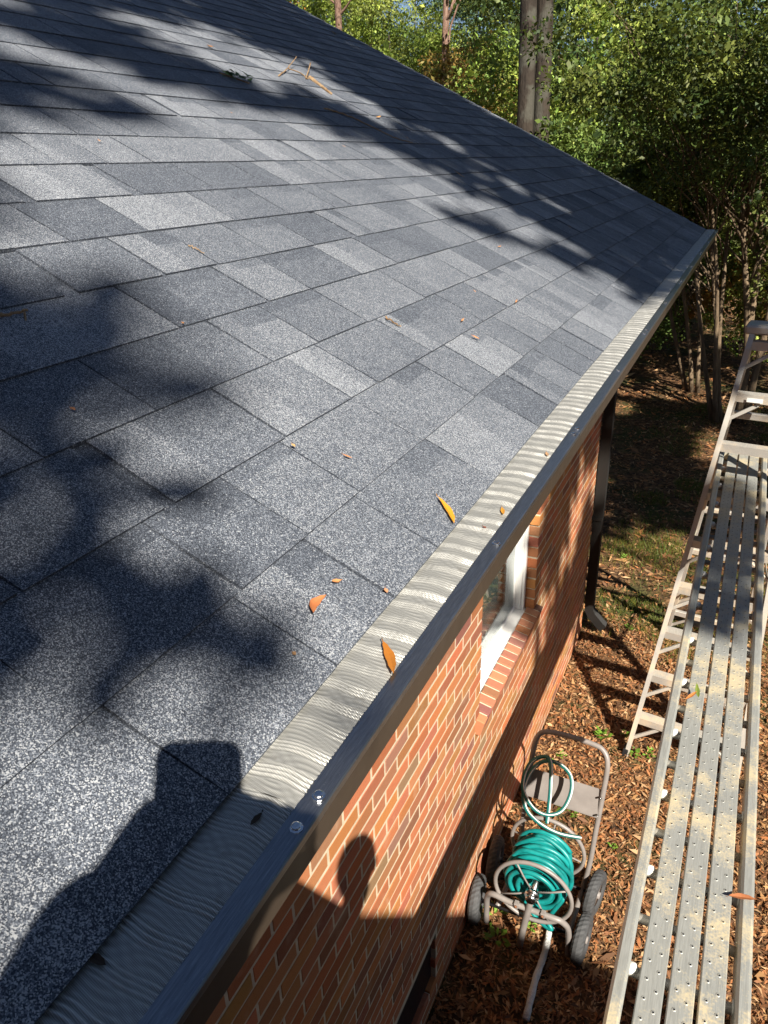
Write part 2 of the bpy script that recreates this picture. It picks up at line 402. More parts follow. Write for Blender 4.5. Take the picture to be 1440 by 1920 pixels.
# ---- brick walls
ZTOP = ZS-.64; CRS = .0678; BL = .195
GY1 = 5.625                      # far corner of the long wall
WIN = (2.755, 3.765, ZS-2.42, ZS-.70)
VENT = (1.05, 2.18, ZS-3.545, ZS-3.245)
def brick_cols(r):
    pal = [(.40, .145, .055), (.46, .175, .062), (.33, .115, .048), (.47, .170, .070), (.24, .092, .055), (.38, .14, .07), (.29, .15, .085)]
    c = pal[r.choice(len(pal), p=[.25, .2, .17, .12, .08, .12, .06])]
    return tuple(x*r.uniform(.85, 1.15) for x in c)
def wall_bricks(mb, r, axis, plane, a0, a1, z0, z1, holes=(), depth=.05, sgn=1, phase=0.0):
    k = 0; z = z1-CRS
    while z > z0-CRS:
        off = (k % 2)*BL/2+phase
        a = a0-((a0-off) % BL)
        while a < a1:
            u, v = max(a+.0055, a0), min(a+BL-.0055, a1); zl, zh = max(z+.0055, z0), z+CRS-.0055
            pieces = [(u, v)]
            for (h0, h1, hz0, hz1) in holes:
                if zh > hz0+.01 and zl < hz1-.01:
                    np_ = []
                    for (p, q) in pieces:
                        if q <= h0 or p >= h1: np_.append((p, q))
                        else:
                            if p < h0: np_.append((p, h0))
                            if q > h1: np_.append((h1, q))
                    pieces = np_
            for (p, q) in pieces:
                if q-p < .02 or zh-zl < .01: continue
                jx = r.uniform(-.0012, .0012); c = brick_cols(r); tilt = r.uniform(-.001, .001)
                if axis == 'y':
                    dp = depth+.09 if any(abs(q-h[0]) < .03 or abs(p-h[1]) < .03 for h in holes) else depth
                    mb.box((plane-sgn*dp/2+jx, (p+q)/2, (zl+zh)/2+tilt), (dp, q-p, zh-zl), None, c, bev=.0018)
                else:
                    mb.box(((p+q)/2, plane-sgn*depth/2+jx, (zl+zh)/2+tilt), (q-p, depth, zh-zl), None, c, bev=.0025)
            a += BL
        z -= CRS; k += 1
r = np.random.default_rng(11)
mb = MB()
wall_bricks(mb, r, 'y', WX, Y0, GY1, 0, ZTOP, [(WIN[0], WIN[1], WIN[2]-.068, WIN[3]), VENT], phase=.06)
wall_bricks(mb, r, 'x', GY1, WX-9.0, WX-.055, 0, ZTOP, sgn=1)
walls = mb.build('wall', M['brick'], house, color=True)
# sloping rowlock sill of bricks on edge
mb = MB(); y = WIN[0]-.05; ang = math.radians(14); R_ = np.array([[math.cos(ang), 0, math.sin(ang)], [0, 1, 0], [-math.sin(ang), 0, math.cos(ang)]])
while y < WIN[1]+.02:
    c = brick_cols(r); mb.box((WX-.010, y+.03, WIN[2]-.018), (.085, .055, .09), R_, (c[0]*.85, c[1]*.95, c[2]*1.25), bev=.004); y += .0665
sill_o = mb.build('rowlock_sill', M['brick'], house, color=True)
mb = MB()
mb.box((WX-.014, (WIN[0]+WIN[1])/2+.012, WIN[2]-.0215), (.078, WIN[1]-WIN[0]+.05, .084), R_)
def mort(y0, y1, z0, z1, x=WX-.0016):
    if y1 > y0 and z1 > z0: mb.box((x-.05, (y0+y1)/2, (z0+z1)/2), (.10, y1-y0, z1-z0))
mort(Y0, WIN[0]-.009, VENT[3], ZTOP); mort(WIN[1]+.009, GY1-.0045, VENT[3], ZTOP); mort(WIN[0]-.004, WIN[1]+.004, VENT[3], WIN[2]-.06)
mort(WIN[0]-.004, WIN[1]+.004, WIN[3], ZTOP); mort(Y0, VENT[0]-.01, 0, VENT[3]); mort(VENT[1]+.01, GY1-.0045, 0, VENT[3]); mort(VENT[0], VENT[1], 0, VENT[2]-.03)
for yy, sg in ((WIN[0], -1), (WIN[1], 1)): mb.box((WX-.09, yy+sg*.0575, (WIN[2]-.06+WIN[3])/2), (.17, .095, WIN[3]-WIN[2]+.06))
mb.box((WX-4.6, GY1-.055, ZTOP/2), (9.0, .10, ZTOP))
# gable triangle wall
mb.add([[r0[0]-.45, GY1-.02, ZTOP], [2*rx-r0[0]+.45, GY1-.02, ZTOP], [rx, GY1-.02, rz-.08]], [(0, 1, 2)])
mb.build('mortar', M['mortar'], walls)
mb = MB(); mb.box((WX-.275, (VENT[0]+VENT[1])/2, (VENT[2]+VENT[3])/2), (.5, VENT[1]-VENT[0]+.05, VENT[3]-VENT[2]+.05))
mb.build('crawlspace_shade_block', M['black_trim'], house)  # solid black block painted as the shade inside the recess
# interior block so no light leaks through
mb = MB(); mb.box((WX-4.5, 2, ZTOP/2), (7.6, 6.8, ZTOP-.1)); mb.build('interior', M['gable'], house)
# fascia + soffit
mb = MB(); mb.box((-.418, (Y0+Y1)/2, ZS-.575), (.022, Y1-Y0-.02, .13)); mb.build('fascia', M['bronze'], house)
mb = MB(); mb.box(((-.43+WX)/2, (Y0+Y1)/2, ZS-.634), (abs(-.43-WX)+.02, Y1-Y0-.04, .012)); mb.build('soffit', M['bronze'], house)
# ---- window
wy0, wy1, wz0, wz1 = WIN; wy0 += .002; wy1 -= .002; FX = WX-.085
win = MB()
for (c, s_) in (((FX-.02, wy0+.0175, (wz0+wz1)/2), (.07, .035, wz1-wz0)), ((FX-.02, wy1-.0175, (wz0+wz1)/2), (.07, .035, wz1-wz0)), ((FX-.02, (wy0+wy1)/2, wz1-.03), (.07, wy1-wy0-.07, .06))):
    win.box(c, s_, bev=.004)
for yy in (wy0+.045, wy1-.045): win.box((FX-.032, yy, (wz0+wz1)/2), (.022, .020, wz1-wz0-.06), bev=.003)
for yy in (wy0+.015, wy1-.015): win.box((FX+.022, yy, (wz0+wz1)/2), (.016, .03, wz1-wz0), bev=.003)
window = win.build('window', M['white'], house)
mb = MB(); R2 = R_
mb.box((FX+.010, (wy0+wy1)/2, wz0+.010), (.120, wy1-wy0-.003, .022), np.array([[math.cos(.06), 0, math.sin(.06)], [0, 1, 0], [-math.sin(.06), 0, math.cos(.06)]]), bev=.003)
mb.box((FX-.032, (wy0+wy1)/2, wz0+.034), (.024, wy1-wy0-.07, .026), bev=.004)
mb.build('sill', M['white'], window)
mb = MB(); mb.box((FX-.030, (wy0+wy1)/2, (wz0+wz1)/2), (.005, wy1-wy0-.09, wz1-wz0-.05)); mb.build('pane', M['glass'], window)
mb = MB()
for z in np.arange(wz0+.05, wz1, .05): mb.box((FX-.115, (wy0+wy1)/2, z), (.045, wy1-wy0-.1, .003), np.array([[math.cos(.5), 0, math.sin(.5)], [0, 1, 0], [-math.sin(.5), 0, math.cos(.5)]]))
mb.box((FX-.16, (wy0+wy1)/2, (wz0+wz1)/2), (.01, wy1-wy0, wz1-wz0))
mb.build('blind', M['blind'], window)
# ---- gutter
prof = [(-.403, -.497), (-.403, -.630), (-.330, -.634), (-.318, -.606), (-.300, -.585), (-.284, -.572), (-.2735, -.560), (-.2715, -.5125), (-.2725, -.508),
        (-.290, -.508), (-.290, -.5105), (-.2745, -.5105), (-.2755, -.558), (-.288, -.570), (-.303, -.582), (-.321, -.604), (-.333, -.631), (-.400, -.627), (-.400, -.497)]
gm = MB(); gm.prism([(x, z+ZS) for x, z in prof], Y0, Y1+.06)
gm.box((-.337, Y1+.061, ZS-.57), (.125, .003, .125))
gutter = gm.build('gutter', M['bronze'], house)
# guard: wavy stainless micromesh with a trim flange screwed to the gutter lip
def guard_panel(y0, y1, seed):
    r = np.random.default_rng(seed); ny = int((y1-y0)/.00085); nx = 15
    Y = np.linspace(y0, y1, ny); X = np.linspace(-.385, -.2835, nx); YY, XX = np.meshgrid(Y, X, indexing='ij')
    t = (XX+.35)/.067
    pitch = .034; ph0 = r.uniform(0, 6)
    wob = .0022*np.sin(YY*31+ph0+1.0*t)+.0014*np.sin(YY*83+1.3-1.5*t)+.0018*np.sin(t*7+YY*17)
    yw = YY+wob*(t > -.2)*np.clip(1.4-np.abs(t-.3), .2, 1)*0.8
    gph = (yw/pitch) % 1.0
    group = np.clip(2.6-np.abs(gph-.42)*8.0, 0, 1)*(.75+.25*np.sin(YY*57+ph0))
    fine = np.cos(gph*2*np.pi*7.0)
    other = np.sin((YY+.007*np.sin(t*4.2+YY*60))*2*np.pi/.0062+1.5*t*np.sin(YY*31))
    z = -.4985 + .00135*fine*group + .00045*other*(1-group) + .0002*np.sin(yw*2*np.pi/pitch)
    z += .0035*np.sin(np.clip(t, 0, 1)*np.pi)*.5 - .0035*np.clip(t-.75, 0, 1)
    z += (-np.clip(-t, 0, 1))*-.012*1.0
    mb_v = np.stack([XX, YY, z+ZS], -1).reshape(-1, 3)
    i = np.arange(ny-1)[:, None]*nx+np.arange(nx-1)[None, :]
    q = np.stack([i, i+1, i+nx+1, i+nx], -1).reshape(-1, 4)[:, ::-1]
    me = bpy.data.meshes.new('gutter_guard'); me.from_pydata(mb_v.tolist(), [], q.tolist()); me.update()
    ridge_glint = np.clip(.5+.5*fine, 0, 1)**2*group + np.clip(.5+.5*other, 0, 1)**2*.38*(1-group); ridge_glint = np.clip(ridge_glint, 0, 1).reshape(-1)  # mask for the glint painted along the pleats
    ra_ = me.attributes.new('ridge', 'FLOAT_COLOR', 'POINT'); ra_.data.foreach_set('color', np.stack([ridge_glint, ridge_glint, ridge_glint, np.ones_like(ridge_glint)], -1).astype(np.float32).ravel())
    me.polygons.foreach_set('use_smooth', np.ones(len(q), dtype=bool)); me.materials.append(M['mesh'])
    o = bpy.data.objects.new('gutter_guard', me); link(o, gutter)
    tr = MB(); L = y0+.001; R = y1+.012
    z0 = ZS-.5005+(.0005 if seed % 2 else -.0003); R -= .004
    dx_ = .0009*(seed % 2); pf = [(-.2845, z0+.0012), (-.2790, z0+.0012), (-.2785, z0+.0020), (-.2640, z0), (-.2625, z0-.0012), (-.2625, z0-.0085), (-.2645, z0-.0085), (-.2645, z0-.0022), (-.2845, z0-.0010)]
    tr.prism([(x+dx_, z) for x, z in pf], L, R); tr.build('guard_trim', M['lip'], gutter)
seams = [-1.10, .398, 1.465, 2.50, 3.60, 4.75, Y1+.05]
prev = Y0
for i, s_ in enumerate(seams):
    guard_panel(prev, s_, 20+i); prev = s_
scr = [-.9, -.4, .378, .416, .935, 1.447, 1.482, 1.985, 2.47, 2.53, 3.05, 3.57, 3.63, 4.15, 4.72, 4.78, 5.4, 6.1]
for y in scr:
    mb = MB(); cx = -.2715; z = ZS-.4995
    ring = lambda rr, zz: [[cx+rr*math.cos(k*math.pi/5), y+rr*math.sin(k*math.pi/5), zz] for k in range(10)]
    pr = [(.0062, z), (.0062, z+.0010), (.0044, z+.0016), (.0042, z+.0036), (.0030, z+.0042)]
    v = sum([ring(a, b) for a, b in pr], [])
    f = [(i*10+k, i*10+(k+1) % 10, (i+1)*10+(k+1) % 10, (i+1)*10+k) for i in range(4) for k in range(10)]+[tuple(40+k for k in range(10))]
    mb.add(v, f); mb.build('screw', M['screw'], gutter)
# ---- downspout on the corner
def ribbed(mb, pts, wx, wy):
    """rectangular corrugated pipe swept along pts in the x-z plane"""
    P = np.array(pts, float); n = len(P)
    prof_ = []
    for k in range(8): prof_.append((-wx/2+(.004 if k % 2 else 0), -wy/2+wy*k/7))
    prof_ = [(-wx/2, -wy/2)]+[(wx/2-(.006 if k % 2 else 0), -wy/2+wy*(k+.5)/7.0) for k in range(7)]+[(wx/2, wy/2), (-wx/2, wy/2)]+[(-wx/2+(.006 if k % 2 else 0), wy/2-wy*(k+.5)/7.0) for k in range(7)]
    vs = []; m = len(prof_)
    for i in range(n):
        T = P[min(i+1, n-1)]-P[max(i-1, 0)]; T /= np.linalg.norm(T)
        A = np.cross(T, V3(0, 1, 0)); A /= np.linalg.norm(A)
        for (a, b) in prof_: vs.append(P[i]+A*(-a)+V3(0, b, 0))
    fs = [(i*m+k, i*m+(k+1) % m, (i+1)*m+(k+1) % m, (i+1)*m+k) for i in range(n-1) for k in range(m)]
    fs += [tuple(range(m)), tuple((n-1)*m+k for k in range(m))[::-1]]
    mb.add(vs, fs)
mb = MB(); DY = 5.655; DX = WX+.045
ribbed(mb, [(-.36, DY, ZS-.63), (-.37, DY, ZS-.68), (-.45, DY, ZS-.76), (-.70, DY, ZS-.92), (DX, DY, ZS-1.02), (DX, DY, ZS-1.12), (DX, DY, .30)], .075, .085)
dsp = mb.build('downspout', M['shaded_bronze'], house)
mb = MB(); ribbed(mb, [(DX, DY, .30), (DX+.005, DY, .235), (DX+.03, DY, .19), (DX+.075, DY-.01, .15), (DX+.11, DY-.02, .12), (DX+.14, DY-.025, .10)], .072, .078)
mb.build('elbow', M['shaded_bronze'], dsp)
for z in (1.1, 2.2):
    mb = MB(); mb.box((DX-.005, DY, z), (.084, .10, .025)); mb.build('strap', M['shaded_bronze'], dsp)
# ---- cross wing of the house behind the viewpoint: its eave throws the straight shadow across the ground
ey, ez = -1.10, ZS-1.843+2.241*abs(SD[2]/SD[1])
mb = MB(); mb.box((1.5, -4.6, (ez-.2)/2), (15, 6.2, ez-.2)); mb.build('wing_wall', mat_plain('wing_brick', (.30, .11, .06), .9, 0, .25, 12), house)
mb = MB(); mb.add([[-6.3, ey, ez], [9.3, ey, ez], [9.3, -4.6, ez+1.75], [-6.3, -4.6, ez+1.75], [9.3, -8.1, ez], [-6.3, -8.1, ez], [-6.3, ey, ez-.12], [9.3, ey, ez-.12], [9.3, -8.1, ez-.12], [-6.3, -8.1, ez-.12]],
    [(0, 1, 2, 3), (3, 2, 4, 5), (6, 7, 1, 0), (6, 9, 8, 7), (5, 4, 8, 9)], (.5, .35, 0))
mb.build('wing_roof', M['shingle'], house, color=True)
# ------------------------------------------------------------------ work plank
def plank_pt(t, u, z=0.0):      # t = y, u = 0..1 across
    k = (t-1.12)/4.28; L = V3(-.041+.037*k, t, ZS-1.75-.10*k); R = V3(.259+.037*k, t+.0, ZS-1.75-.10*k)
    return L+(R-L)*u+V3(0, 0, z)
PY0, PY1 = -.65, 5.42
plank = empty('work_plank', plank_pt(PY0, .5), 'long weathered aluminium work plank with perforated boards, lying on a step of the stepladder', 'work plank')
def strip(mb, u0, u1, zt, th, rb=.004):
    W = .30; a0, a1 = plank_pt(PY0, 0), plank_pt(PY1, 0)
    rows = []
    for y in np.linspace(PY0, PY1, 14):
        p0 = plank_pt(y, u0); p1 = plank_pt(y, u1); b = rb/W
        sag = -.012*math.sin(math.pi*(y-PY0)/(PY1-PY0))
        pr = [p0+V3(0, 0, zt-th), p0+V3(0, 0, zt-rb), p0+V3(rb, 0, zt), p1+V3(-rb, 0, zt), p1+V3(0, 0, zt-rb), p1+V3(0, 0, zt-th)]
        rows.append([q+V3(0, 0, sag) for q in pr])
    n = 6; v = [q for r_ in rows for q in r_]
    f = [(i*n+k, (i+1)*n+k, (i+1)*n+(k+1) % n, i*n+(k+1) % n) for i in range(len(rows)-1) for k in range(n)]
    f = [q[::-1] for q in f]
    f += [tuple(range(n))[::-1], tuple((len(rows)-1)*n+k for k in range(n))]
    mb.add(v, f)
px_ = lambda x: (x-1129)/281.0
for (a, b) in ((1129, 1161), (1379, 1410)):
    mb = MB(); strip(mb, px_(a), px_(b), .0, .075, .007)
    mb.build('rail', M['alu'], plank)
for bi, (a, b) in enumerate(((1184, 1238), (1247, 1300), (1308, 1361))):
    mb = MB(); u0, u1 = px_(a), px_(b); strip(mb, u0, u1, -.014, .022, .0025)
    hm = MB()
    for q, y in enumerate(np.arange(PY0+.1, PY1-.35, .026)):
        u = u0+(u1-u0)*(.28 if q % 2 else .70); p = plank_pt(y+random.uniform(-.001, .001), u, -.014-.012*math.sin(math.pi*(y-PY0)/(PY1-PY0)))
        vs = []
        for (rr, zz) in ((.0055, .0002), (.0042, .0010), (.0029, .0013), (.0025, .0006)):
            vs += [p+V3(rr*math.cos(k*math.pi/4), rr*math.sin(k*math.pi/4), zz) for k in range(8)]
        mb.add(vs, [(i*8+k, i*8+(k+1) % 8, (i+1)*8+(k+1) % 8, (i+1)*8+k) for i in range(3) for k in range(8)])
        hm.add([p+V3(.0027*math.cos(k*math.pi/4), .0027*math.sin(k*math.pi/4), .0008) for k in range(8)], [tuple(range(8))])
    bo = mb.build('board', M['alu'], plank)
    tag(hm.build('perforations', M['black_trim'], bo), kind='stuff')
q = 0
for y in np.arange(PY0+.08, PY1-.04, .158):
    mb = MB(); dz = -.05-.012*math.sin(math.pi*(y-PY0)/(PY1-PY0))
    mb.tube([plank_pt(y, .04, dz), plank_pt(y, .96, dz)], .0135, 10); rg = mb.build('rung', M['alu_dust'], plank)
    if q % 2 == 0:
        for u in (.135, .905):
            mb = MB(); c = plank_pt(y, u, dz+.008)
            mb.tube([c-V3(.007, 0, 0), c+V3(.004, 0, 0), c+V3(.011, 0, -.003)], [.0175, .0165, .009], 10)
            mb.build('end_cap', M['cap'], rg)
    q += 1
mb = MB(); mb.beam(plank_pt(PY1-.006, .02, -.045), plank_pt(PY1-.006, .98, -.045), .012, .05); mb.build('end_plate', M['alu'], plank)
for y, u, tw in ((2.95, .17, 1), (3.9, .2, -1)):
    pass
# ------------------------------------------------------------------ stepladder
FA, FB = V3(-.275, 4.276, 0), V3(.055, 5.10, 2.745)
FC, FD = V3(.43, 4.19, 0), V3(.40, 5.06, 2.745)
ladder = empty('stepladder', (0.08, 4.9, 0), 'tall dusty aluminium stepladder standing open on the leaf litter', 'stepladder')
def chan(mb, a, b, wd, th, upv, col=None):   # C channel: web plus two flanges
    a = np.asarray(a, float); b = np.asarray(b, float); d = (b-a)/np.linalg.norm(b-a)
    x = np.cross(d, upv); x /= np.linalg.norm(x); z = np.cross(x, d)
    mb.beam(a, b, .005, wd, upv=upv, bev=.001)
    for s_ in (-1, 1): mb.beam(a+z*s_*wd/2+x*th/2*(1), b+z*s_*wd/2+x*th/2*(1), th, .005, upv=upv)
fx = lambda h, side: (FA+(FB-FA)*h/2.745) if side < 0 else (FC+(FD-FC)*h/2.745)
frd = (FB-FA)/np.linalg.norm(FB-FA)
for sd, (a, b) in ((-1, (FA, FB)), (1, (FC, FD))):
    mb = MB(); d = (b-a)/np.linalg.norm(b-a); nrm = np.cross(d, V3(1, 0, 0)); nrm /= np.linalg.norm(nrm)
    x = V3(1, 0, 0)*(-sd)
    mb.beam(a, b, .005, .072, upv=nrm); mb.beam(a+nrm*.036+x*.013, b+nrm*.036+x*.013, .030, .004, upv=nrm); mb.beam(a-nrm*.036+x*.013, b-nrm*.036+x*.013, .030, .004, upv=nrm)
    fr = mb.build('front_rail', M['alu_dust'], ladder)
    mb = MB(); mb.beam(a-d*.004, a+d*.05, .036, .084, upv=nrm, bev=.004); mb.build('foot', M['black_trim'], fr)
for k in range(1, 10):
    h = .3*k-.012; L = fx(h, -1)+V3(.004, .0, 0); R = fx(h, 1)-V3(.004, 0, 0)
    mb = MB(); e = (R-L)/np.linalg.norm(R-L); back = np.cross(V3(0, 0, 1), e)
    t0, t1 = L-back*.036, R-back*.036; s0, s1 = L+back*.046, R+back*.046
    def band(p, q, r_, s_): mb.add([p, q, r_, s_, p-V3(0, 0, .004), q-V3(0, 0, .004), r_-V3(0, 0, .004), s_-V3(0, 0, .004)], [(0, 1, 2, 3), (7, 6, 5, 4), (0, 4, 5, 1), (2, 6, 7, 3)])
    nrib = 7
    for i in range(nrib):
        a_, b_ = i/nrib, (i+.55)/nrib
        mb.beam(t0+(s0-t0)*(a_+b_)/2+V3(0, 0, .0015), t1+(s1-t1)*(a_+b_)/2+V3(0, 0, .0015), .0065, .003)
    mb.beam((t0+s0)/2-V3(0, 0, .0022), (t1+s1)/2-V3(0, 0, .0022), .082, .0045)
    mb.beam(t0+back*.002-V3(0, 0, .026), t1+back*.002-V3(0, 0, .026), .004, .044)
    mb.beam(s0-back*.002-V3(0, 0, .016), s1-back*.002-V3(0, 0, .016), .004, .024)
    st = mb.build('step', M['alu_dust'], ladder)
    if k in (1, 2, 3, 4, 5, 8, 9):
        for sd in (-1, 1):
            mb = MB(); p0 = fx(h-.165, sd)+V3(.008*(-sd), .0, 0)-back*.012; p1 = (L if sd < 0 else R)+e*(.17*(-sd))-back*.012-V3(0, 0, .048)
            mb.beam(p0, p1, .016, .022, bev=.002); mb.build('brace', M['alu_dust'], st)
RA_, RB_ = V3(-.173, 5.873, 0), V3(.075, 5.20, 2.69); RC_, RD_ = V3(.40, 5.80, 0), V3(.385, 5.15, 2.69)
for a, b in ((RA_, RB_), (RC_, RD_)):
    mb = MB(); mb.beam(a, b, .028, .05, upv=(0, 1, .3), bev=.003); mb.build('rear_leg', M['alu_dust'], ladder)
for h in (.28, .55, .95, 1.35, 1.75, 2.15):
    k = h/2.69; mb = MB(); mb.beam(RA_+(RB_-RA_)*k, RC_+(RD_-RC_)*k, .035, .045, bev=.004); hb = mb.build('rear_bar', M['alu_dust'], ladder)
    if h in (.28, .55):
        mb = MB(); mb.beam(RA_+(RB_-RA_)*(k-.06), RA_+(RB_-RA_)*k+V3(.16, -.01, -.02), .014, .02); mb.build('brace', M['alu_dust'], hb)
for a, b in ((fx(1.25, -1), RA_+(RB_-RA_)*1.15/2.69), (fx(1.25, 1), RC_+(RD_-RC_)*1.15/2.69)):
    mb = MB(); m_ = (a+b)/2-V3(0, 0, .03); mb.beam(a, m_, .006, .025, bev=.001); mb.beam(m_, b, .006, .025, bev=.001); mb.build('spreader', M['alu'], ladder)
mb = MB(); c = (FB+FD)/2+V3(0, .055, .012); mb.beam(FB+V3(-.025, .05, .012), FD+V3(.025, .05, .012), .19, .055, bev=.012); mb.build('top_cap', M['alu_dust'], ladder)
mb = MB(); a = fx(2.4-.045, -1); b = fx(2.4-.045, 1); e = (b-a)/np.linalg.norm(b-a); back = np.cross(V3(0, 0, 1), e)
c = a+e*.14-back*.0400+V3(0, 0, .008); mb.beam(c-e*.045, c+e*.045, .0016, .026); mb.build('label_plate', M['white'], ladder)
# ------------------------------------------------------------------ hose reel cart
cart = empty('hose_reel_cart', (-.53, 2.85, 0), 'warm grey four wheeled hose reel cart beside the brick wall', 'hose cart')
AX = V3(-.505, 0, .42); RR = .192
def circle(c, r_, y, n=48): return [[c[0]+r_*math.cos(2*math.pi*k/n), y, c[2]+r_*math.sin(2*math.pi*k/n)] for k in range(n)]
for y, sg in ((2.625, -1), (2.925, 1)):
    mb = MB(); mb.tube(circle(AX, RR, y), .0105, 10, closed=True); ring = mb.build('reel_rim', M['grey_paint'], cart)
    for k in range(4):
        mb = MB(); a = k*math.pi/2+.5+(.9 if sg > 0 else 0); mb.tube([[AX[0]+.02*math.cos(a), y, AX[2]+.02*math.sin(a)], [AX[0]+.1*math.cos(a), y+.004*sg, AX[2]+.1*math.sin(a)], [AX[0]+(RR-.004)*math.cos(a), y, AX[2]+(RR-.004)*math.sin(a)]], .0045, 6)
        mb.build('spoke', M['grey_paint'], ring)
mb = MB(); mb.tube([[AX[0], 2.585, AX[2]], [AX[0], 2.97, AX[2]]], .018, 12); mb.tube([[AX[0], 2.60, AX[2]], [AX[0], 2.618, AX[2]]], .036, 14); mb.tube([[AX[0], 2.575, AX[2]], [AX[0], 2.59, AX[2]]], .026, 12)
mb.build('axle_hub', M['screw'], cart)
def bez(pts, n=10):
    """Catmull-Rom through points"""
    P = [np.asarray(p, float) for p in pts]; P = [2*P[0]-P[1]]+P+[2*P[-1]-P[-2]]; out = []
    for i in range(1, len(P)-2):
        for k in range(n):
            t_ = k/n; p0, p1, p2, p3 = P[i-1:i+3]
            out.append(.5*((2*p1)+(-p0+p2)*t_+(2*p0-5*p1+4*p2-p3)*t_**2+(-p0+3*p1-3*p2+p3)*t_**3))
    out.append(P[-2]); return out
# front foot tube, post and rear support
mb = MB(); mb.tube(bez([(-.745, 2.66, .03), (-.742, 2.645, .17), (-.735, 2.63, .27), (-.700, 2.61, .325), (-.60, 2.60, .325), (-.40, 2.60, .325), (-.345, 2.61, .305), (-.315, 2.63, .23), (-.308, 2.65, .03)], 6), .0150, 10)
mb.build('front_support', M['grey_paint'], cart)
mb = MB(); mb.tube(bez([(-.505, 2.597, .40), (-.512, 2.592, .345), (-.533, 2.598, .18), (-.548, 2.61, .02)], 5), [.016]*6+[.0175]*10, 12); mb.build('post', M['grey_paint'], cart)
for x in (-.575, -.44):
    mb = MB(); mb.beam((x-.012, 2.592, .337), (x+.012, 2.592, .337), .03, .030, bev=.003); b_ = mb.build('clamp', M['grey_paint'], cart)
    mb = MB(); mb.tube([(x, 2.578, .34), (x, 2.570, .34)], .007, 6); mb.build('bolt', mat_plain('rusty_bolt', (.22, .09, .04), .8) if x < -.5 else bpy.data.materials['rusty_bolt'], b_)
mb = MB(); mb.tube(bez([(-.70, 2.70, .125), (-.69, 2.86, .125), (-.69, 3.0, .125), (-.672, 3.03, .30), (-.672, 3.06, .52), (-.665, 3.13, .78), (-.655, 3.17, .90), (-.615, 3.19, .945), (-.50, 3.195, .955), (-.37, 3.19, .95), (-.31, 3.18, .935), (-.277, 3.15, .88), (-.277, 3.10, .72), (-.285, 3.05, .50), (-.292, 3.02, .30), (-.31, 2.99, .125), (-.315, 2.86, .125), (-.32, 2.70, .125)], 7), .0140, 10)
mb.build('handle_frame', M['grey_paint'], cart)
mb = MB(); a = (-.668, 3.128, .70); mb.add([(-.668, 3.120, .735), (-.283, 3.112, .735), (-.668, 3.062, .60), (-.283, 3.055, .60), (-.668, 3.060, .592), (-.283, 3.053, .592)], [(0, 1, 3, 2), (2, 3, 5, 4)])
mb.add([(-.668, 3.124, .734), (-.283, 3.116, .734), (-.668, 3.066, .598), (-.283, 3.059, .598)], [(0, 2, 3, 1)])
pn = mb.build('panel', M['grey_paint'], cart)
for z, y in ((.71, 3.085), (.62, 3.05)):
    mb = MB(); mb.tube([(-.283, y, z), (-.283, y-.02, z+.012)], .005, 8); mb.build('screw', M['screw'], pn)
for y in (2.70, 2.985):
    mb = MB(); mb.tube([(-.83, y, .125), (-.235, y, .125)], .009, 8); mb.build('axle', M['black_trim'], cart)
mb = MB(); mb.tube(bez([(AX[0], 2.955, .42), (-.50, 2.975, .30), (-.50, 2.985, .13)], 4), .013, 8); mb.build('rear_post', M['grey_paint'], cart)
def tyre_part(c, tilt, R=.128, wd=.062):
    ct, st_ = math.cos(tilt), math.sin(tilt); Rm = np.array([[ct, -st_, 0], [st_, ct, 0], [0, 0, 1]])
    mb = MB(); n = 56; pf = []
    for k in range(12):
        a = 2*math.pi*k/12; xx = wd/2*math.copysign(abs(math.cos(a))**.75, math.cos(a)); rr = R-.033+.033*math.sin(a)
        pf.append((xx, rr))
    vs = []
    for i in range(n):
        th = 2*math.pi*i/n
        for j, (x, rr) in enumerate(pf):
            gro = -.0028 if (j in (1, 2, 3, 4, 5) and ((i+j) % 2 == 0)) else 0
            vs.append(Rm@V3(x, (rr+gro)*math.cos(th), (rr+gro)*math.sin(th))+c)
    mb.add(vs, [(i*12+j, i*12+(j+1) % 12, ((i+1) % n)*12+(j+1) % 12, ((i+1) % n)*12+j) for i in range(n) for j in range(12)])
    rim = MB(); 
    rim.tube([Rm@V3(-wd*.3, 0, 0)+c, Rm@V3(-wd*.12, 0, 0)+c, Rm@V3(wd*.12, 0, 0)+c, Rm@V3(wd*.3, 0, 0)+c], [.062, .05, .05, .062], 20)
    rim.tube([Rm@V3(-wd*.5, 0, 0)+c, Rm@V3(wd*.5, 0, 0)+c], .018, 12)
    return mb, rim
for (x, y, tl) in ((-.812, 2.70, .10), (-.800, 2.985, .06), (-.255, 2.70, -.08), (-.245, 2.985, -.17)):
    tm, rm = tyre_part(V3(x, y, .127), tl); wh = tm.build('wheel', M['rubber'], cart); rm.build('rim', M['grey_paint'], wh)
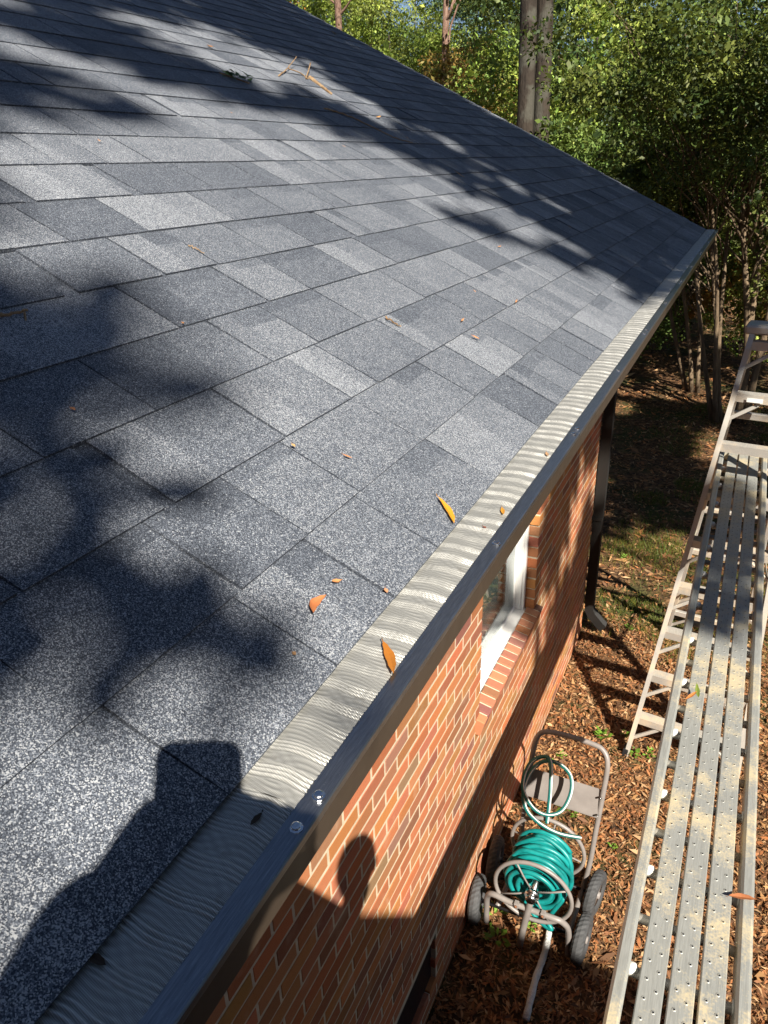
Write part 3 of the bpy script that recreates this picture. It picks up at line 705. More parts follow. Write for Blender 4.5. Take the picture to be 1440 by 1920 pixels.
# garden hose: coiled turns between the rims, then a loose loop thrown over the panel
pts = []; rs = [.088, .112, .136]; nturn = 11
for L_, r_ in enumerate(rs):
    ys = np.linspace(2.655, 2.90, nturn*36) if L_ % 2 == 0 else np.linspace(2.90, 2.655, nturn*36)
    for i, y in enumerate(ys):
        a = -i/36*2*math.pi+.3; wb = .010*math.sin(a*.37+L_)+.005*math.sin(a*1.31)
        pts.append((AX[0]+(r_+wb)*math.cos(a), y+.018*math.sin(a*.5+L_), AX[2]-.01+(r_+wb)*math.sin(a)))
hose = MB(); hose.tube(pts, .0122, 8)
hose.tube(bez([(AX[0]+.15, 2.66, .42), (-.42, 2.645, .25), (-.40, 2.63, .20), (-.48, 2.66, .20), (-.56, 2.70, .25)], 8), .0115, 8)
for (y0_, y1_, rr_, a0_) in ((2.68, 2.86, .150, .6), (2.84, 2.70, .160, 1.9), (2.72, 2.80, .157, 3.4)):
    hose.tube([(AX[0]+(rr_+.004*math.sin(k*.9))*math.cos(a0_-k*.14), y0_+(y1_-y0_)*k/40+.012*math.sin(k*.3), AX[2]-.01+(rr_+.004*math.sin(k*.9))*math.sin(a0_-k*.14)) for k in range(41)], .0122, 8)
hz = hose.build('garden_hose', M['teal'])
tag(hz, 'teal garden hose wound in many turns on the grey hose reel', 'garden hose')
loop = [(-.655, 2.90, .56), (-.69, 2.96, .66), (-.66, 3.02, .76), (-.58, 3.05, .83), (-.535, 3.02, .84), (-.515, 2.96, .76), (-.515, 2.90, .66), (-.55, 2.88, .62)]
main = bez([(-.34, 2.90, .585), (-.45, 2.865, .605), (-.55, 2.86, .640), (-.625, 2.90, .66), (-.665, 2.98, .69), (-.655, 3.06, .755), (-.60, 3.10, .82), (-.52, 3.10, .84), (-.445, 3.06, .82), (-.425, 3.00, .76), (-.455, 2.93, .69), (-.53, 2.90, .665), (-.61, 2.92, .68), (-.675, 3.0, .715), (-.665, 3.09, .79), (-.60, 3.12, .84), (-.555, 3.08, .85), (-.53, 3.0, .77), (-.52, 2.945, .69), (-.515, 2.90, .61)], 8)
lm = MB(); lm.tube(main, .0105, 8); lh = lm.build('hose_tail', M['teal_dark'], hz)
sm_ = MB(); sm_.tube([np.array(p)+V3(.006, -.0035, .0062) for p in main], .0042, 5); sm_.build('hose_stripe', M['stripe'], lh)
# painted pipe on the ground
stake = MB(); a = atZ(1032, 1735, .05); b = atZ(986, 1912, .03)
stake.tube(bez([a, a+(b-a)*.3+V3(.006, 0, -.006), a+(b-a)*.62+V3(-.004, 0, 0), b], 6), [.017+.0015*math.sin(k*1.9) for k in range(19)], 9)
tag(stake.build('stake', M['peeling']), 'wooden stake with peeling white paint lying in the shaded leaves', 'stake')
# ------------------------------------------------------------------ leaf litter, weeds
LEAFC = np.array([(.36, .17, .07), (.28, .12, .05), (.44, .24, .10), (.20, .09, .04), (.50, .31, .16), (.38, .15, .055), (.14, .07, .035)])
def scatter_leaves(n, x0, x1, y0, y1, size, r, zmax=.03):
    c = np.stack([r.uniform(x0, x1, n), r.uniform(y0, y1, n), r.uniform(.004, zmax, n)], -1)
    L = size*r.lognormal(0, .42, n); W = L*r.uniform(.16, .38, n); th = r.uniform(0, 2*np.pi, n)
    d = np.stack([np.cos(th), np.sin(th), r.normal(0, .28, n)], -1); d /= np.linalg.norm(d, axis=1, keepdims=True)
    s_ = np.cross(d, np.stack([r.normal(0, .38, n), r.normal(0, .38, n), np.ones(n)], -1)); s_ /= np.linalg.norm(s_, axis=1, keepdims=True)
    nn = np.cross(s_, d); cur = r.normal(.0, .14, n)[:, None]*L[:, None]
    q = np.stack([c-d*L[:, None]/2, c+s_*W[:, None]/2+nn*cur-d*L[:, None]*.08, c+d*L[:, None]/2, c-s_*W[:, None]/2+nn*cur-d*L[:, None]*.08], 1)
    q[..., 2] = np.maximum(q[..., 2], .003)
    col = LEAFC[r.integers(0, len(LEAFC), n)]*r.uniform(.7, 1.25, (n, 1)); return q, col
r = np.random.default_rng(5); A = []; B = []
for (n, x0, x1, y0, y1, sz) in ((46000, -.84, 1.3, 1.6, 6.0, .030), (20000, -2.8, 2.6, 6.0, 13.5, .050), (7000, 1.3, 4.2, 1.5, 7, .055), (6000, -6, 6, 13.5, 26, .09)):
    q, c = scatter_leaves(n, x0, x1, y0, y1, sz, r)
    if x0 < -1: 
        ok = ~((q[:, 0, 0] < WX) & (q[:, 0, 1] < GY1+.1)); q, c = q[ok], c[ok]
    A.append(q); B.append(c)
tag(quads_obj('leaf_litter', np.concatenate(A), M['litter'], np.concatenate(B)), 'brown fallen leaves covering the ground beside the house', 'leaf litter', kind='stuff')
def grass(n, cx, cy, rad, r, h=.06):
    a = r.uniform(0, 2*np.pi, n); d = rad*np.sqrt(r.uniform(0, 1, n)); b = np.stack([cx+d*np.cos(a), cy+d*np.sin(a), np.zeros(n)], -1)
    up = np.stack([r.normal(0, .45, n), r.normal(0, .45, n), np.ones(n)], -1)*(h*r.uniform(.5, 1.3, n))[:, None]; th = r.uniform(0, np.pi, n)
    s_ = np.stack([np.cos(th), np.sin(th), 0*th], -1)*.0028
    q = np.stack([b-s_, b+s_, b+up+s_*.2, b+up-s_*.2], 1); c = np.array((.07, .11, .02))*r.uniform(.6, 1.9, (n, 1))*np.array((1, 1, 1)); c[:, 0] *= r.uniform(.8, 2., n); return q, c
A = []; B = []
for k in range(60):
    cx, cy = r.uniform(-.9, 2.2), r.uniform(5.2, 13)
    if cx < WX+.1 and cy < GY1+.3: continue
    q, c = grass(420, cx, cy, r.uniform(.15, .5), r); A.append(q); B.append(c)
tag(quads_obj('grass', np.concatenate(A), M['leaf'], np.concatenate(B)), 'sparse short grass growing through the leaves', 'grass', kind='stuff')
def leaf_quads(P, D, Nn, L, W, cur=0.):
    """diamond leaves at P pointing along D with normals Nn"""
    D = D/np.linalg.norm(D, axis=1, keepdims=True); S = np.cross(D, Nn); S /= (np.linalg.norm(S, axis=1, keepdims=True)+1e-9); N2 = np.cross(S, D)
    L = L[:, None]; W = W[:, None]
    return np.stack([P, P+D*L*.5+S*W*.5+N2*cur*L, P+D*L, P+D*L*.5-S*W*.5+N2*cur*L], 1)
weeds = [((1130, 1385), .07, 12, 'many leaved weed in the sun beyond the cart handle, left of the ladder foot'),
    ((1188, 1418), .06, 9, 'bright weed growing at the lower left foot of the stepladder'),
    ((1218, 1420), .055, 8, 'low green weed just right of the stepladder foot, beside the plank edge'),
    ((1172, 1383), .05, 5, 'small dark green sprout right behind the stepladder foot'),
    ((1052, 1518), .055, 5, 'yellow green sprout seen just below the cart panel, left one of two'),
    ((1076, 1532), .06, 7, 'leafy yellow green weed below the cart panel beside the handle tube'),
    ((1150, 1597), .045, 5, 'tiny bright weed alone in the sunlit leaves between cart and plank'),
    ((1052, 1423), .045, 6, 'small weed seen through the top of the cart handle'),
    ((1034, 1436), .035, 4, 'smallest dull green sprout seen through the cart handle, near the wall'),
    ((926, 1722), .075, 4, 'broad leaved weed at the front left support of the hose cart'),
    ((932, 1768), .09, 5, 'shaded ivy like weed in front of the hose cart, nearer the wall'),
    ((993, 1742), .05, 5, 'little weed under the reel rim beside the cart post'),
    ((1178, 1182), .05, 8, 'small weed in the sunlit strip near the downspout'),
    ((1172, 1050), .05, 8, 'weed at the edge of the ladder shadow, beyond the downspout')]
for (pq, rad, n, lab) in weeds:
    c = atZ(*pq, 0.0); k = n*3; a = r.uniform(0, 2*np.pi, k); P = np.tile(c, (k, 1)).astype(float); P[:, :2] += np.stack([np.cos(a), np.sin(a)], -1)*(rad*.55*r.uniform(0, 1, k))[:, None]; P[:, 2] = r.uniform(.015, .055, k)
    D = np.stack([np.cos(a), np.sin(a), r.uniform(-.1, .7, k)], -1); N_ = np.stack([r.normal(0, .3, k), r.normal(0, .3, k), np.ones(k)], -1)
    q = leaf_quads(P, D, N_, rad*r.uniform(.35, .6, k), rad*r.uniform(.2, .35, k), .05); col = np.array((.14, .26, .03))*r.uniform(.6, 1.5, (k, 1))
    o = quads_obj('weed', q, M['leaf'], col); tag(o, lab, 'weed')
# ------------------------------------------------------------------ fallen leaves, twigs on roof / guard / plank
def surf_frame(p, n, ang):
    n = n/np.linalg.norm(n); a = np.cross(n, V3(1, 0, 0)); a /= np.linalg.norm(a); b = np.cross(n, a)
    return math.cos(ang)*a+math.sin(ang)*b
def fallen_leaf(p, q, n, wd, col, label, name='fallen_leaf', curl=.12, bend=.0, lift=.002, mat='litter', group=None):
    """a pointed leaf from p to q lying on a surface with normal n"""
    p = np.asarray(p, float); q = np.asarray(q, float); n = n/np.linalg.norm(n); L = np.linalg.norm(q-p); d = (q-p)/L; s_ = np.cross(n, d); mb = MB(); vs = []; m = 9
    for i in range(m):
        t_ = i/(m-1); w_ = wd*math.sin(math.pi*min(1, t_*1.02))**.8*.5*(1+.12*math.sin(i*2.3)); c = p+d*L*t_+s_*bend*L*math.sin(math.pi*t_)+n*(lift+curl*L*abs(t_-.45)**1.5)
        vs += [c-s_*w_+n*w_*.35, c, c+s_*w_+n*w_*.35]
    fs = [(i*3+k, i*3+k+1, i*3+k+4, i*3+k+3) for i in range(m-1) for k in range(2)]
    mb.add(vs, fs, col); mb.tube([p-d*L*.1+n*(lift+.002), p+n*(lift+.001)], .0006, 5, tuple(x*.6 for x in col))
    o = mb.build(name, M[mat], color=True); tag(o, label, 'leaf', group); return o
UPV = V3(0, 0, 1)
def on_roof(a, b, h=.011): 
    return roof_hit(*a)+NN*h, roof_hit(*b)+NN*h
def rl(a, b, wd, col, label, **k): p, q = on_roof(a, b); return fallen_leaf(p, q, NN, wd, col, label, **k)
GZ = ZS-.4975
rl((813, 944), (843, 996), .012, (.62, .27, .02), 'long orange leaf on the shingles just above the gutter guard', bend=.10)
rl((601, 1134), (577, 1170), .011, (.50, .17, .06), 'curled rust coloured leaf on the lowest shingles', curl=.4, bend=-.15)
rl((632, 1102), (614, 1105), .006, (.55, .24, .09), 'small pale tan leaf above the curled rust leaf', curl=.3)
rl((714, 1116), (718, 1125), .006, (.52, .24, .12), 'tiny tan leaf scrap near the guard edge')
rl((541, 845), (548, 851), .006, (.50, .30, .12), 'tiny round yellow brown leaf in the middle of the roof')
rl((636, 864), (655, 872), .004, (.45, .19, .07), 'forked tan leaf stalk on the middle shingles')
rl((880, 638), (894, 645), .008, (.58, .25, .10), 'orange leaf scrap right of the roof centre')
rl((851, 327), (869, 340), .009, (.55, .25, .05), 'orange brown leaf lying in the upper roof shade')
rl((703, 226), (712, 224), .010, (.55, .28, .10), 'tan leaf beside the long thin twig high on the roof')
rl((128, 779), (138, 785), .007, (.35, .16, .08), 'small brown leaf on the shaded left shingles')
rl((540, 1238), (548, 1242), .006, (.30, .17, .08), 'dull brown crumb of leaf in the lower roof shade')
rl((386, 92), (398, 96), .02, (.26, .12, .05), 'brown curled leaf near the top left of the roof', curl=.5)
rl((620, 62), (630, 70), .022, (.28, .16, .06), 'mottled leaf just under the top roof edge')
for i, (a, b) in enumerate((((884, 552), (888, 556)), ((965, 570), (962, 576)), ((340, 620), (338, 616)), ((182, 272), (186, 276)), ((430, 218), (434, 220)), ((640, 280), (646, 282)), ((930, 470), (936, 468)), ((760, 262), (764, 266)), ((1062, 428), (1068, 433)), ((865, 606), (860, 612)))):
    rl(a, b, .005, (.5, .24, .10), 'tiny dry leaf crumb on the grey shingles', group='tiny leaf crumbs scattered over the shingles')
def gl(a, b, wd, col, label, z=GZ, **k): fallen_leaf(atZ(*a, z), atZ(*b, z), UPV, wd, col, label, **k)
gl((718, 1210), (738, 1273), .011, (.42, .15, .02), 'long rust orange leaf lying across the mesh and the dark trim', lift=.004, bend=.04)
gl((941, 954), (944, 968), .0065, (.55, .25, .03), 'short orange leaf on the mesh guard above the window')
gl((905, 989), (912, 993), .004, (.25, .09, .06), 'tiny maroon scrap on the mesh guard')
gl((1024, 850), (1027, 858), .006, (.48, .28, .15), 'tan scrap on the far part of the mesh guard')
gl((492, 1527), (470, 1552), .0055, (.05, .03, .02), 'blackish leaf on the shaded mesh guard, farther one')
gl((165, 1792), (200, 1815), .007, (.05, .03, .02), 'blackish leaf on the shaded mesh guard, nearest the camera')
def pk(x, y, Z=None): return atZ(x, y, ZS-1.775)
fallen_leaf(pk(1365, 1683), pk(1418, 1692), UPV, .018, (.36, .13, .05), 'curled brown leaf bridging the last board and the right rail of the plank', curl=.3, bend=.1)
fallen_leaf(pk(1306, 1284), pk(1309, 1312), UPV, .016, (.20, .26, .05), 'green and brown leaf standing on the first plank board', curl=.2, mat='leaf')
fallen_leaf(pk(1285, 1313), pk(1307, 1298), UPV, .014, (.50, .18, .05), 'orange leaf next to the green leaf on the plank')
# twigs
def twig(name, pts, r_, label, mat='wood', jig=.004, n=8, cat='twig'):
    P = bez(pts, n); P = [p+V3(*rng.normal(0, jig, 3))*.3 for p in P]; mb = MB(); R_ = np.linspace(r_, r_*.55, len(P))*(1+.15*np.sin(np.arange(len(P))*2.1)); mb.tube(P, R_, 7)
    return mb, name, mat, label, cat
def rh(x, y, h=.012): return roof_hit(x, y)+NN*h
mb, *_ = twig('', [rh(579, 150), rh(590, 158), rh(603, 168), rh(620, 181)], .010, ''); tag(mb.build('broken_branch', M['wood']), 'short thick piece of broken pale branch high on the roof', 'branch')
mb, *_ = twig('', [rh(521, 147), rh(535, 138, .02), rh(551, 126, .05)], .0036, ''); 
mb.tube(bez([rh(538, 137, .02), rh(556, 143, .02), rh(568, 146), rh(576, 153)], 5), .0025, 6); mb.tube(bez([rh(572, 152), rh(575, 143, .03), rh(576, 138, .05)], 4), .003, 6)
tag(mb.build('twig', M['wood']), 'forked grey twig left of the thick broken branch', 'twig')
mb, *_ = twig('', [rh(606, 208), rh(650, 222), rh(690, 240), rh(735, 262), rh(772, 272)], .0032, ''); tag(mb.build('twig', M['wood']), 'very long thin tan twig lying across the upper shingles', 'twig')
mb, *_ = twig('', [rh(-20, 606), rh(10, 603), rh(49, 596)], .0032, ''); mb.tube(bez([rh(44, 598), rh(47, 608, .006), rh(51, 620, .004)], 4), .0016, 6); tag(mb.build('twig', M['wood']), 'grey forked twig at the shaded left edge of the roof', 'twig')
mb, *_ = twig('', [rh(352, 470), rh(368, 478), rh(380, 485)], .0014, ''); tag(mb.build('twig', M['wood']), 'fine tan pine needle on the sunlit shingles', 'needle')
mb, *_ = twig('', [rh(720, 604), rh(735, 614), rh(746, 620)], .002, ''); tag(mb.build('twig', M['wood']), 'short brown twig beside a shingle joint right of centre', 'twig')
P = []; D = []
k = 22; c0 = rh(437, 152, .012); pp = c0+np.stack([r.normal(0, .035, k), r.normal(0, .035, k), r.uniform(-.004, .012, k)], -1); dd = r.normal(0, 1, (k, 3)); dd -= NN*(dd@NN)[:, None]*.85; nn_ = r.normal(0, .3, (k, 3))+NN
mb = MB(); mb.tube(bez([c0-V3(.05, .03, -.02), c0, c0+V3(.05, .03, -.02)], 4), .003, 6); tw = tag(mb.build('leafy_twig', M['wood']), 'small torn off twig with green leaves high on the roof', 'twig')
quads_obj('leaves', leaf_quads(pp, dd, nn_, r.uniform(.03, .06, k), r.uniform(.018, .03, k), .08), M['leaf'], np.array((.06, .11, .03))*r.uniform(.6, 1.3, (k, 1)), tw)
#TREES
PAL = dict(green=[(.07, .15, .03), (.12, .22, .04), (.05, .10, .022), (.18, .27, .06)], yellow=[(.26, .36, .06), (.17, .28, .045), (.33, .40, .08), (.11, .19, .035)],
    dark=[(.04, .075, .018), (.06, .11, .025), (.028, .055, .014), (.11, .16, .03), (.16, .20, .04)], autumn=[(.34, .17, .04), (.28, .22, .05), (.12, .15, .03), (.40, .26, .07), (.08, .12, .03)],
    blue=[(.07, .14, .07), (.05, .11, .05), (.10, .17, .07)], pine=[(.12, .20, .04), (.16, .24, .05), (.09, .15, .03)])
def unit(v): return v/(np.linalg.norm(v, axis=-1, keepdims=True)+1e-9)
def crown(r, C, rad, n, size, pal, clumps=60, needle=False, flat=1.0, spread=.235):
    if size < .2 and not needle: n = int(n*1.5); size *= .76
    C = np.asarray(C, float); rad = np.asarray(rad, float)
    u = unit(r.normal(0, 1, (clumps, 3)))*(r.uniform(.25, 1, (clumps, 1))**.45); cc = C+u*rad
    cs = r.uniform(.5, 1.35, clumps)*spread*rad.mean(); wt = cs**2/np.sum(cs**2); idx = r.choice(clumps, n, p=wt)
    off = unit(r.normal(0, 1, (n, 3)))*(r.uniform(.1, 1, (n, 1))**.5)*cs[idx][:, None]*np.array((1, 1, .62*flat)); P = cc[idx]+off
    pal = np.array(PAL[pal]); tint = pal[r.integers(0, len(pal), clumps)]*r.uniform(.75, 1.25, (clumps, 1))
    col = (.6*tint[idx]+.4*pal[r.integers(0, len(pal), n)])*np.array((.98, .88, .95)); col *= r.lognormal(0, .42, (n, 1))  # wide leaf brightness spread puts sunlit sparkle and dark gaps into the colour
    D = unit(off)*.6+r.normal(0, .6, (n, 3)); D[:, 2] -= .25; Nn = r.normal(0, .55, (n, 3))+np.array((0, 0, 1.))
    L = size*r.lognormal(0, .38, n); W = L*(.07 if needle else r.uniform(.45, .7, n))
    if needle: D = unit(off)+r.normal(0, .35, (n, 3))+V3(0, 0, .3); L = L*2.2
    return leaf_quads(P, D, Nn, L, W, .08), np.clip(col, 0, 1), cc
def wander(a, b, r, amp, n=9):
    a = np.asarray(a, float); b = np.asarray(b, float); out = []
    ph = r.uniform(0, 6, 4); L = np.linalg.norm(b-a)
    for i in range(n+1):
        t_ = i/n; e = math.sin(math.pi*t_)
        out.append(a+(b-a)*t_+V3(math.sin(ph[0]+t_*4), math.cos(ph[1]+t_*5), 0)*amp*L*e*.5)
    return out
def tree(name, label, base, crowns, trunk_r, bark, pal, seed, n=5000, size=.09, stems=None, limbs=10, group=None, needle=False, top=None, cat='tree', amp=.06):
    """crowns: list of (centre, radii); base: ground point"""
    r = np.random.default_rng(seed); root = empty(name, base, label, cat, group); base = np.asarray(base, float)
    A = []; B = []; tb = MB(); allc = []
    for (C, R) in crowns:
        q, c, cc = crown(r, C, R, n, size, pal, needle=needle); A.append(q); B.append(c); allc.append((np.asarray(C, float), cc, R))
    tops = stems or [(base, top if top is not None else allc[0][0]+V3(0, 0, .3*allc[0][2][2]))]
    rr = trunk_r
    for (b0, t0) in tops:
        P = wander(b0, t0, r, amp, 12); m = len(P); tt = np.linspace(0, 1, m); tb.tube(P, rr*(1.0-.62*tt)*(1+.35*np.exp(-tt*22))*(1+.05*np.sin(tt*37+seed)), 10)
    for (C, cc, R) in allc:
        for k in range(min(limbs, len(cc))):
            b0, t0 = tops[r.integers(0, len(tops))]; e = cc[k]; t_ = np.clip((e[2]-.25*abs(e[2])-b0[2])/(max(.5, t0[2]-b0[2])), .2, .95)*r.uniform(.7, 1)
            s_ = np.asarray(b0)+(np.asarray(t0)-np.asarray(b0))*t_; P = wander(s_, e, r, .16, 6); tb.tube(P, np.linspace(rr*.32, rr*.07, 7), 6)
    tb.build('trunk', M[bark], root)
    quads_obj('crown', np.concatenate(A), M['needle' if needle else 'leaf'], np.concatenate(B), root)
    return root
def at(x, y, Y): return atY(x, y, Y)
def gp(P): return V3(P[0], P[1], 0)
def bush(px, py, Y, R, pal, label, seed, n=5000, size=.09, tr=.05, bark='bark_dark', ex=(), limbs=10, needle=False, dx=0., name='tree', squash=.85):
    C = at(px, py, Y); cr = [(C, (R, R, R*squash))]
    for (qx, qy, qY, qR) in ex: cr.append((at(qx, qy, qY), (qR, qR, qR*squash)))
    return tree(name, label, gp(C)+V3(dx, 0, 0), cr, tr, bark, pal, seed, n, size, limbs=limbs, needle=needle, cat='tree')
# visible trunks
P = at(984, 210, 13.2); t1 = P+V3(-.05, .3, 9)
tree('hardwood_tree', 'big double trunked tree with pale lichen covered bark beyond the gable', gp(P), [(P+V3(.6, 1.2, 7.5), (2.6, 2.4, 2.0))], .175, 'bark_grey', 'autumn', 31, 5200, .10,
    stems=[(gp(P)+V3(-.07, 0, 0), t1+V3(-.03, 0, 0)), (gp(P)+V3(.065, .34, 0), P+V3(.11, .8, 9))], limbs=14, amp=.018)
P = at(833, 90, 22); tree('pine_tree', 'thin straight pine with reddish bark seen above the middle of the roof edge', gp(P), [(P+V3(-.9, .5, 3.4), (2.8, 2.4, 1.1)), (P+V3(.4, .2, 5.2), (2, 2, 1.4))], .115, 'bark_pine', 'pine', 32, 5200, .11, needle=True, top=P+V3(.1, 0, 7), amp=.012, limbs=3)
P = at(632, 20, 25); o = tree('pine_tree', 'bare pinkish pine trunk with broken branch stubs at the top of the roof edge', gp(P), [(P+V3(0, 0, 6), (2.5, 2.5, 1.5))], .15, 'bark_pine', 'pine', 33, 2200, .14, needle=True, top=P+V3(.1, 0, 8), amp=.01, limbs=3)
mb = MB(); mb.tube(wander(P+V3(0, 0, .15), P+V3(-.75, -.1, .75), rng, .1, 5), np.linspace(.04, .015, 6), 6); mb.tube(wander(P+V3(0, 0, -.2), P+V3(.62, -.1, .30), rng, .1, 5), np.linspace(.05, .02, 6), 6); mb.build('branch_stub', M['bark_pine'], o)
# crape myrtles on the right
def myrtle(label, base, stems, crowns, seed, r_=.05, n=7000, size=.062, pal='dark'):
    return tree('crape_myrtle', label, base, crowns, r_, 'bark_myrtle', pal, seed, n, size, stems=stems, limbs=16, amp=.035)
Yb = 9.6
b1 = atZ(1350, 800, 0); s_ = .80
def mv(P, Y): return P
B1 = atZ(1342, 792, 0); B2 = atZ(1383, 792, 0)
def stem_to(B, px, py, dY=0.): return (B, at(px, py, B[1]+dY))
myrtle('slim tan crape myrtle with two pale stems rising just left of the ladder top', B1,
    [stem_to(B1, 1318, 150, -.5), stem_to(B1+V3(.05, .1, 0), 1362, 120, .4), stem_to(B1+V3(-.06, .05, 0), 1285, 60, .2), stem_to(B1+V3(-.03, .05, 0), 1335, -40, .2)],
    [(at(1235, 60, 10.5), (1.5, 1.3, 1.1)), (at(1330, 130, 10.2), (1.3, 1.2, 1.2)), (at(1290, 330, 12.6), (1.0, 1.0, .9))], 41, .036)
myrtle('thicker leaning crape myrtle behind the top of the stepladder', B2,
    [stem_to(B2, 1446, 80, .2), stem_to(B2+V3(.06, .05, 0), 1408, 100, -.3), stem_to(B2+V3(.1, .0, 0), 1500, 200, .3)],
    [(at(1420, 60, 10.8), (1.5, 1.4, 1.2)), (at(1480, 230, 11.2), (1.4, 1.2, 1.3)), (at(1385, 220, 12.4), (1.1, 1.0, 1.0))], 42, .055)
B3 = atZ(1296, 735, 0)
myrtle('furthest dark stemmed crape myrtle clump below the foliage beside the gutter end', B3,
    [stem_to(B3, 1268, 240), stem_to(B3+V3(.1, 0, 0), 1300, 200, .3), stem_to(B3+V3(-.1, .1, 0), 1225, 300, .3)], [(at(1230, 330, 14), (1.3, 1.2, 1.1)), (at(1300, 420, 14.2), (1.1, 1.0, .8))], 43, .036, 6000, .07, 'green')
# mid distance foliage
bush(1080, 150, 15.5, 2.1, 'yellow', 'yellow green sapling with sunlit leaves right of the big double trunk', 51, 9000, .085, ex=((1040, 300, 16, 1.6),))
bush(1150, 300, 14.5, 1.9, 'green', 'bushy green tree with bright leaves halfway along the right roof edge', 52, 10000, .085, ex=((1090, 380, 15, 1.3),))
bush(1215, 190, 16, 2.2, 'yellow', 'broad sunlit tree behind the dark myrtle leaves, top right', 53, 9000, .095, ex=((1230, 400, 15, 1.6),))
bush(1330, 250, 18, 2.4, 'green', 'green leafy tree showing between the crape myrtle stems', 54, 9000, .10, ex=((1380, 400, 18, 1.9), (1300, 480, 19, 1.4)))
bush(1440, 330, 17, 2.3, 'autumn', 'tree with some brown leaves at the right edge behind the myrtles', 55, 7000, .10, ex=((1450, 520, 16, 1.3),))
bush(920, 280, 17.5, 1.9, 'autumn', 'small tree with orange and yellow leaves left of the double trunk', 56, 8000, .085, ex=((890, 190, 18.5, 1.5),))
bush(1075, 40, 21, 2.9, 'dark', 'dark leafed tree high behind the double trunk', 57, 8000, .12)
bush(1190, 20, 22, 3.0, 'blue', 'bluish green tree at the top edge between double trunk and myrtles', 58, 8000, .12, ex=((1330, 60, 24, 3),))
bush(1250, 470, 22, 2.0, 'dark', 'low dark thicket at the far ground behind the gutter end', 59, 7000, .11, ex=((1160, 430, 23, 2.0),))
# far row, left
bush(730, 110, 27, 2.7, 'yellow', 'bright yellow green tree left of the thin pine', 61, 11000, .11, ex=((690, 60, 29, 2.4),))
bush(800, 170, 25, 1.9, 'yellow', 'round sunlit yellow green bush touching the thin pine trunk', 62, 9000, .10)
bush(780, 30, 33, 3.0, 'pine', 'feathery pine crown at the top edge above the bright trees', 63, 9000, .13, needle=True, limbs=3)
bush(890, 110, 29, 2.9, 'blue', 'grey green tree between the thin pine and the double trunk', 64, 10000, .12, ex=((940, 190, 27, 2.2),))
bush(640, 90, 34, 2.6, 'green', 'green tree behind the broken stub pine', 65, 8000, .14, ex=((590, 10, 33, 2.6),))
bush(940, 20, 31, 2.8, 'dark', 'dark green tree at the top edge just left of the double trunk', 66, 8000, .14)
bush(1560, 200, 14, 2.3, 'dark', 'dark leafy tree just outside the right of the view', 69, 6000, .1, ex=((1600, 450, 13, 1.8),))
# distant wood as one mass
r = np.random.default_rng(77); A = []; B = []; tb = MB()
for k in range(58):
    az = math.radians(r.uniform(-50, 38)); d = r.uniform(34, 62); x, y = d*math.sin(az), d*math.cos(az); h = r.uniform(1.5, 9.5)
    if -34 < math.degrees(az) < -24 and h > 8: h = r.uniform(1, 7)
    q, c, cc = crown(r, (x, y, h), (3.6, 3.6, 3.0), 1500, .26, ['green', 'dark', 'dark', 'yellow', 'blue', 'autumn'][r.integers(0, 6)], clumps=20)
    A.append(q); B.append(c)
    if k % 2 == 0: tb.tube(wander((x, y, 0), (x+.3, y, 14), r, .02, 5), np.linspace(.2, .1, 6), 6)
for k in range(64):  # unseen woods around the other sides, added to cut the sky fill
    az = math.radians(r.uniform(42, 306)); d = r.uniform(19, 40); x, y = d*math.sin(az), d*math.cos(az)
    if math.degrees(az) > 100 and math.degrees(az) < 170: h = r.uniform(2, 7)
    else: h = r.uniform(2, 17)
    q, c, cc = crown(r, (x, y, h), (4.2, 4.2, 3.6), 700, .55, ['green', 'dark'][k % 2], clumps=18); A.append(q); B.append(c)
dw = quads_obj('distant_woods', np.concatenate(A), M['leaf'], np.concatenate(B)); tag(dw, 'mixed green woods far behind the house and trees', 'woods', kind='stuff')
tag(tb.build('distant_trunks', M['bark_dark'], dw), kind='stuff')
# low understory shrubs on the forest floor
under = [(1190, 480, 15), (1335, 470, 21), (1395, 500, 24), (1120, 400, 20), (1440, 560, 15), (1010, 330, 21), (1240, 520, 16.5)]
ulab = ['low dark shrub just past the gable corner', 'low shrub in the lit gap between the myrtle stems', 'far pale green shrub right of the thick myrtle stem', 'shrub hidden low behind the roof edge, right half', 'shrub at the right picture edge above the ladder cap',
    'shrub at the foot of the double trunk', 'small shrub beyond the end of the gutter']
for i, (a, b, Y) in enumerate(under):
    C = at(a, b, Y); C[2] = max(.5, min(C[2], 1.0)); tree('shrub', ulab[i], gp(C), [(C, (1.0, .9, .65))], .02, 'bark_dark', ['green', 'yellow', 'green', 'dark', 'yellow', 'green', 'dark'][i], 90+i, 2600, .07, limbs=6, cat='shrub')
